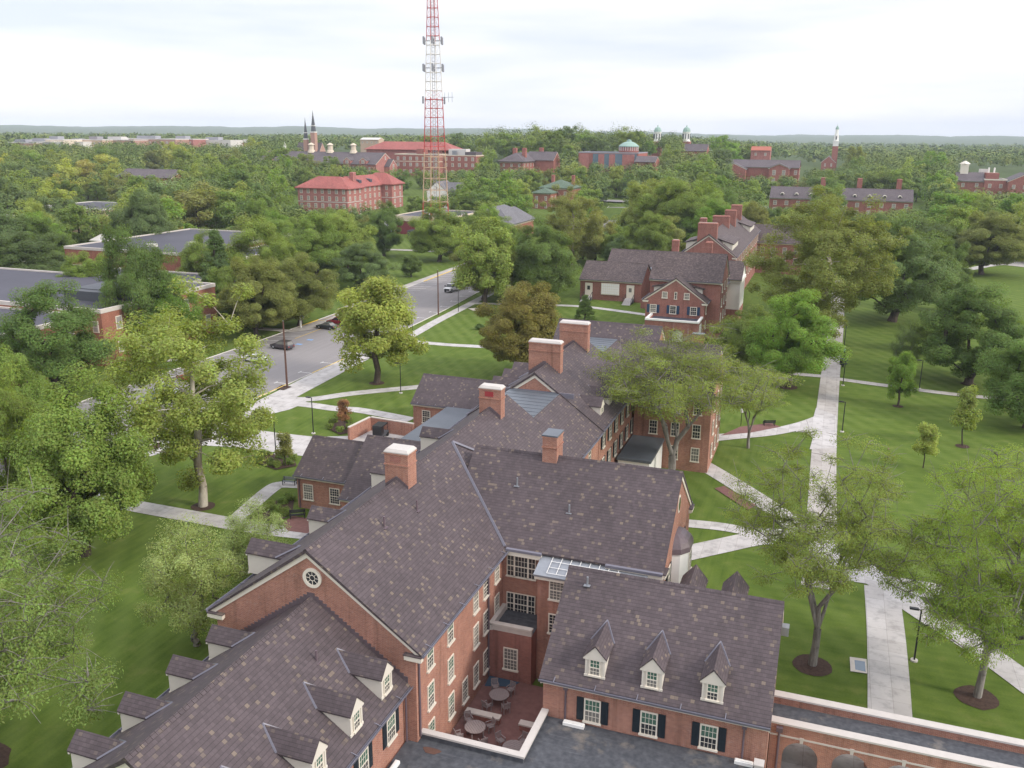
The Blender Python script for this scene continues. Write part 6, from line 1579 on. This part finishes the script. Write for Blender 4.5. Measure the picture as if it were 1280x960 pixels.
def bench(px, py, rz, lab, m='black_metal'):
    p = at(px, py); t = thing('park_bench', p, lab, 'bench', None, rz)
    b = MB()
    for i in range(4): b.box(-.85, -.25+.13*i, .42, .85, -.15+.13*i, .46)
    b.build('seat', m, t, (0, 0, 0)); b = MB()
    for i in range(3): b.box(-.85, .27, .55+.13*i, .85, .31, .65+.13*i)
    b.build('backrest', m, t, (0, 0, 0))
    for s in (-.75, .75): MB().box(s-.04, -.25, 0, s+.04, -.19, .62).box(s-.04, .25, 0, s+.04, .31, .95).box(s-.04, -.25, .6, s+.04, .3, .65).build('leg', 'black_metal', t, (0, 0, 0))
bench(961, 532, R(200), 'black bench on the brick patio above the walk'); bench(372, 648, R(30), 'dark bench on the brick patio by the west wing'); bench(362, 606, R(10), 'pale blue grey bench at the end of the walk by the west wing', 'galvanised')
# service yard walls and the cart
def wallrun(pts, h, lab):
    t = thing('yard_wall', (pts[0][0], pts[0][1], 0), lab, 'wall'); b = MB(); c = MB()
    for (x0, y0), (x1, y1) in zip(pts, pts[1:]):
        d = Vector((x1-x0, y1-y0)).normalized(); s = Vector((-d.y, d.x))*.16; e = d*.15
        q = [(x0-s.x-e.x, y0-s.y-e.y), (x1-s.x+e.x, y1-s.y+e.y), (x1+s.x+e.x, y1+s.y+e.y), (x0+s.x-e.x, y0+s.y-e.y)]
        b.ext([(x, y, 0) for x, y in q], (0, 0, h)); c.ext([(x, y, h) for x, y in q], (0, 0, .12))
    b.build('wall', 'brick', t); c.build('coping', 'stone', t)
wallrun([(-58.5, 99.6), (-58.0, 104.6), (-51.2, 104.0)], 1.9, 'low brick wall with stone coping round the service yard')
wallrun([(-55.6, 84.5), (-53.2, 84.5)], 1.6, 'short brick wall beside the drive at the west wing')
p = Vector((-55.2, 102.3, 0)); t = thing('utility_cart', p, 'dark covered utility cart parked in the service yard', 'cart', None, R(95))
MB().box(-1.3, -.65, .35, 1.3, .65, .75).box(-.2, -.6, .75, .5, .6, .95).build('body', 'dark_panel', t, (0, 0, 0), bevel=.05)
MB().ext([(-1.3, -.68, 1.8), (1.1, -.68, 1.8), (.8, -.68, 2.0), (-1.2, -.68, 2.0)], (0, 1.36, 0)).build('canopy', 'black_metal', t, (0, 0, 0))
MB().box(-1.3, -.66, .75, -.5, .66, 1.8).build('rear_box', 'black_metal', t, (0, 0, 0))
for x in (-.85, .85):
    for y in (-.62, .62): MB().tube([(x, y-.1, .28), (x, y+.1, .28)], .28, 12).build('wheel', 'tyre', t, (0, 0, 0))
for x, y in ((1.1, -.6), (1.1, .6)): MB().tube([(x-.1, y, .7), (x-.2, y, 1.85)], .03, 4).build('canopy_post', 'black_metal', t, (0, 0, 0))

# ---------------------------------------------------------------- vehicles (local x forward)
for nm, c in (('car_black', (.012, .022, .024)), ('car_red', (.3, .012, .03)), ('car_grey', (.06, .05, .058)), ('car_white', (.78, .78, .78)), ('car_silver', (.4, .42, .45)), ('car_blue', (.03, .09, .25))):
    t = NT(nm); t.b.inputs['Coat Weight'].default_value = .6; t.b.inputs['Coat Roughness'].default_value = .08; f = t.noise(t.pos(), 1.5, 2)
    M[nm] = t.done(t.mix(f, tuple(q*.92 for q in c), tuple(min(1, q*1.08) for q in c)), .35, .5)
def wheels(t, xs, y, r):
    for x in xs:
        for s in (-1, 1):
            w = MB().tube([(x, s*(y-.22), r), (x, s*y, r)], r, 16).build('wheel', 'tyre', t, (0, 0, 0))
            MB().tube([(x, s*(y-.02), r), (x, s*(y+.012), r)], r*.62, 12).build('rim', 'rim', w, (0, 0, 0))
def car(px, py, rz, paint, label, suv=False):
    p = at(px, py); t = thing('parked_car', (p.x, p.y, p.z+.03), label, 'car', 'cars parked along the road', rz)
    L, W, hood, roof = (4.6, 1.86, 1.02, 1.68) if suv else (4.65, 1.8, .9, 1.42)
    b = MB(); prof = [(-L/2, .35), (L/2-.1, .3), (L/2, .5), (L/2-.05, hood-.22), (L/2-.9, hood-.05), (L/2-1.35, hood), (-L/2+.7, hood+.04), (-L/2+.1, hood), (-L/2, hood-.25)]
    b.ext([(x, -W/2, z) for x, z in prof], (0, W, 0)); b.build('body', paint, t, (0, 0, 0), bevel=.07, smooth=False)
    x0, x1 = (-L/2+.15, L/2-1.25) if suv else (-L/2+.6, L/2-1.3)
    i0, i1 = (-L/2+.45, L/2-2.1) if suv else (-L/2+1.35, L/2-2.15)
    b = MB(); z0, z1 = hood-.02, roof-.07; a = [(x0, -W/2+.07, z0), (x1, -W/2+.07, z0), (x1, W/2-.07, z0), (x0, W/2-.07, z0)]; c = [(i0, -W/2+.27, z1), (i1, -W/2+.27, z1), (i1, W/2-.27, z1), (i0, W/2-.27, z1)]
    for i in range(4): j = (i+1) % 4; b.face([a[i], a[j], c[j], c[i]])
    b.face(c); b.face(a[::-1]); b.build('windows', 'glass', t, (0, 0, 0))
    b = MB(); b.box(i0-.03, -W/2+.25, z1-.01, i1+.03, W/2-.25, z1+.07)
    for s in (-1, 1):
        for q0, q1 in ((a[0], c[0]), (a[1], c[1])): b.tube([(q0[0], s*abs(q0[1]), q0[2]), (q1[0], s*abs(q1[1]), q1[2])], .045, 4)
        m = (i0+i1)/2; b.tube([(m, s*(W/2-.07), z0), (m, s*(W/2-.26), z1)], .05, 4)
    b.build('roof', paint, t, (0, 0, 0), bevel=.0)
    wheels(t, (-L/2+.85, L/2-.85), W/2+.01, .34 if not suv else .38)
    for s in (-1, 1):
        MB().box(L/2-.12, s*.5, .58, L/2+.015, s*.82, .74).build('headlight', 'lamp_clear', t, (0, 0, 0)); MB().box(-L/2-.015, s*.55, .62, -L/2+.1, s*.85, .8).build('tail_light', 'lamp_red', t, (0, 0, 0))
        MB().box(x1-.25, s*(W/2), hood-.02, x1-.05, s*(W/2+.18), hood+.12).build('mirror', paint, t, (0, 0, 0))
    return t
a0 = R(180-14)
car(409, 411, R(172), 'car_black', 'dark green black sedan parked across the road beside the yellow hatched bay')
car(422, 405.5, R(176), 'car_red', 'red car parked just beyond the dark sedan', True)
car(353, 436, R(172), 'car_grey', 'dark grey suv parked across the road beside the blue bay markings', True)
car(453, 396, R(180), 'car_white', 'white hatchback parked across the road beyond the red car', True)
car(467, 389, R(182), 'car_silver', 'silver car half hidden by the yellow green maple')
car(318, 452, R(175), 'car_white', 'white car parked beside the dark grey suv, half behind the sycamore')
car(210, 492, R(170), 'car_silver', 'silver car seen through the leaves of the sycamore')
car(238, 476, R(172), 'car_red', 'dark red car on the far side of the road behind the sycamore trunk')
car(196, 502, R(170), 'car_blue', 'dark blue car behind the sycamore crown')
car(641, 346, R(92), 'car_black', 'dark car on the road behind the foot of the light green leaning tree')
car(1262, 300, R(20), 'car_red', 'red car in the car park at the right edge'); car(1274, 298, R(20), 'car_white', 'white car in the car park at the right edge'); car(668, 308, R(95), 'car_white', 'white car on the road beyond the dark round tree')
p = at(566, 364); t = thing('dump_truck', (p.x, p.y, p.z+.03), 'white cabbed dump truck with a dark bed driving on the road', 'truck', None, R(-97))
MB().ext([(3.1, -1.0, .55), (3.1, -1.0, 1.15), (2.0, -1.0, 1.3), (1.6, -1.0, 1.35), (.1, -1.0, 1.35), (.1, -1.0, .55)], (0, 2.0, 0)).build('cab', 'car_white', t, (0, 0, 0), bevel=.06)
b = MB(); a = [(2.0, -.95, 1.3), (.15, -.95, 1.3), (.15, .95, 1.3), (2.0, .95, 1.3)]; c = [(1.35, -.8, 2.05), (.2, -.8, 2.05), (.2, .8, 2.05), (1.35, .8, 2.05)]
for i in range(4): j = (i+1) % 4; b.face([a[i], a[j], c[j], c[i]])
b.build('windows', 'glass', t, (0, 0, 0)); MB().box(.15, -.84, 2.03, 1.42, .84, 2.15).build('cab_roof', 'car_white', t, (0, 0, 0), bevel=.03)
MB().box(3.08, -.75, .6, 3.14, .75, 1.05).build('grille', 'black_metal', t, (0, 0, 0))
b = MB(); b.box(-3.1, -1.1, 1.0, 0, 1.1, 1.12); b.box(-3.1, -1.1, 1.12, 0, -1.0, 1.9); b.box(-3.1, 1.0, 1.12, 0, 1.1, 1.9); b.box(-.1, -1.0, 1.12, 0, 1.0, 2.2); b.box(-3.1, -1, 1.12, -3.0, 1, 1.8)
for x in (-.8, -1.6, -2.4): b.box(x-.05, -1.14, 1.0, x+.05, 1.14, 1.9)
b.build('dump_bed', 'black_metal', t, (0, 0, 0)); MB().box(-3.0, -.5, .6, .2, .5, .98).build('chassis', 'black_metal', t, (0, 0, 0)); wheels(t, (-2.0, 2.2), 1.05, .45)
for s in (-1, 1): MB().box(3.1, s*.76, .75, 3.16, s*.97, .98).build('headlight', 'lamp_clear', t, (0, 0, 0)); MB().box(1.9, s*1.0, 1.35, 2.0, s*1.3, 1.75).build('mirror', 'black_metal', t, (0, 0, 0))

# ---------------------------------------------------------------- air, light, sky
b = MB(); b.box(-9500, -9500, -2, 9500, 9500, 160); hz = b.build('haze', 'stone'); hz['kind'] = 'stuff'
t = NT('haze_air'); t.t.nodes.remove(t.b); v = t.n('ShaderNodeVolumePrincipled'); v.inputs['Color'].default_value = (.8, .9, 1, 1); v.inputs['Density'].default_value = 1.1e-4; v.inputs['Anisotropy'].default_value = 0.0
t.l(v.outputs[0], t.out.inputs['Volume']); hz.data.materials.clear(); hz.data.materials.append(t.m)

EL, AZ = R(34), R(96)                                                # sun to the right of the picture, azimuth clockwise from +Y
W = bpy.data.worlds.new('World'); SC.world = W; W.use_nodes = True; nt = W.node_tree
bg = nt.nodes['Background']; sky = nt.nodes.new('ShaderNodeTexSky'); sky.sky_type = 'NISHITA'; sky.sun_disc = False; sky.sun_elevation = EL; sky.sun_rotation = AZ
tc = nt.nodes.new('ShaderNodeTexCoord'); mp = nt.nodes.new('ShaderNodeMapping'); mp.inputs['Scale'].default_value = (1.5, 1.5, 11.0); mp.inputs['Rotation'].default_value = (0, 0, R(25)); mp.inputs['Location'].default_value = (.35, .1, .2)
nz = nt.nodes.new('ShaderNodeTexNoise'); nz.inputs['Scale'].default_value = 1.5; nz.inputs['Detail'].default_value = 5; nz.inputs['Roughness'].default_value = .5
rp = nt.nodes.new('ShaderNodeValToRGB'); e = rp.color_ramp.elements; e[0].position = .36; e[0].color = (6.1, 6.4, 7.6, 1); e[1].position = .56; e[1].color = (8.2, 8.0, 8.1, 1)
mx = nt.nodes.new('ShaderNodeMix'); mx.data_type = 'RGBA'; mx.inputs[0].default_value = .82
L = nt.links.new; L(tc.outputs['Generated'], mp.inputs[0]); L(mp.outputs[0], nz.inputs[0]); L(nz.outputs[0], rp.inputs[0]); L(sky.outputs[0], mx.inputs[6]); L(rp.outputs[0], mx.inputs[7]); 
sz = nt.nodes.new('ShaderNodeSeparateXYZ'); L(tc.outputs['Generated'], sz.inputs[0]); mr = nt.nodes.new('ShaderNodeValToRGB'); q = mr.color_ramp.elements
while len(q) < 4: q.new(.5)
for k_, (p_, c_) in zip(q, ((0., .98), (.06, .88), (.2, .86), (.6, 1.4))): k_.position = p_; k_.color = (c_, c_, c_, 1)
L(sz.outputs[2], mr.inputs[0]); vm = nt.nodes.new('ShaderNodeVectorMath'); vm.operation = 'SCALE'; L(mx.outputs[2], vm.inputs[0]); L(mr.outputs[0], vm.inputs['Scale']); L(vm.outputs[0], bg.inputs['Color']); bg.inputs['Strength'].default_value = .1
s = bpy.data.lights.new('sun', 'SUN'); s.energy = 1.5; s.angle = R(10); s.color = (1, .93, .83); so = bpy.data.objects.new('sun', s); COL.objects.link(so)
d = Vector((math.sin(AZ)*math.cos(EL), math.cos(AZ)*math.cos(EL), math.sin(EL))); so.rotation_euler = d.to_track_quat('Z', 'Y').to_euler()
vs = SC.view_settings; vs.view_transform = 'Standard'; vs.look = 'None'; vs.exposure = 0.8; vs.gamma = 1; vs.use_curve_mapping = False
cy = SC.cycles; cy.max_bounces = 6; cy.diffuse_bounces = 3; cy.glossy_bounces = 2; cy.transmission_bounces = 3; cy.volume_bounces = 0; cy.transparent_max_bounces = 4; cy.use_denoising = True
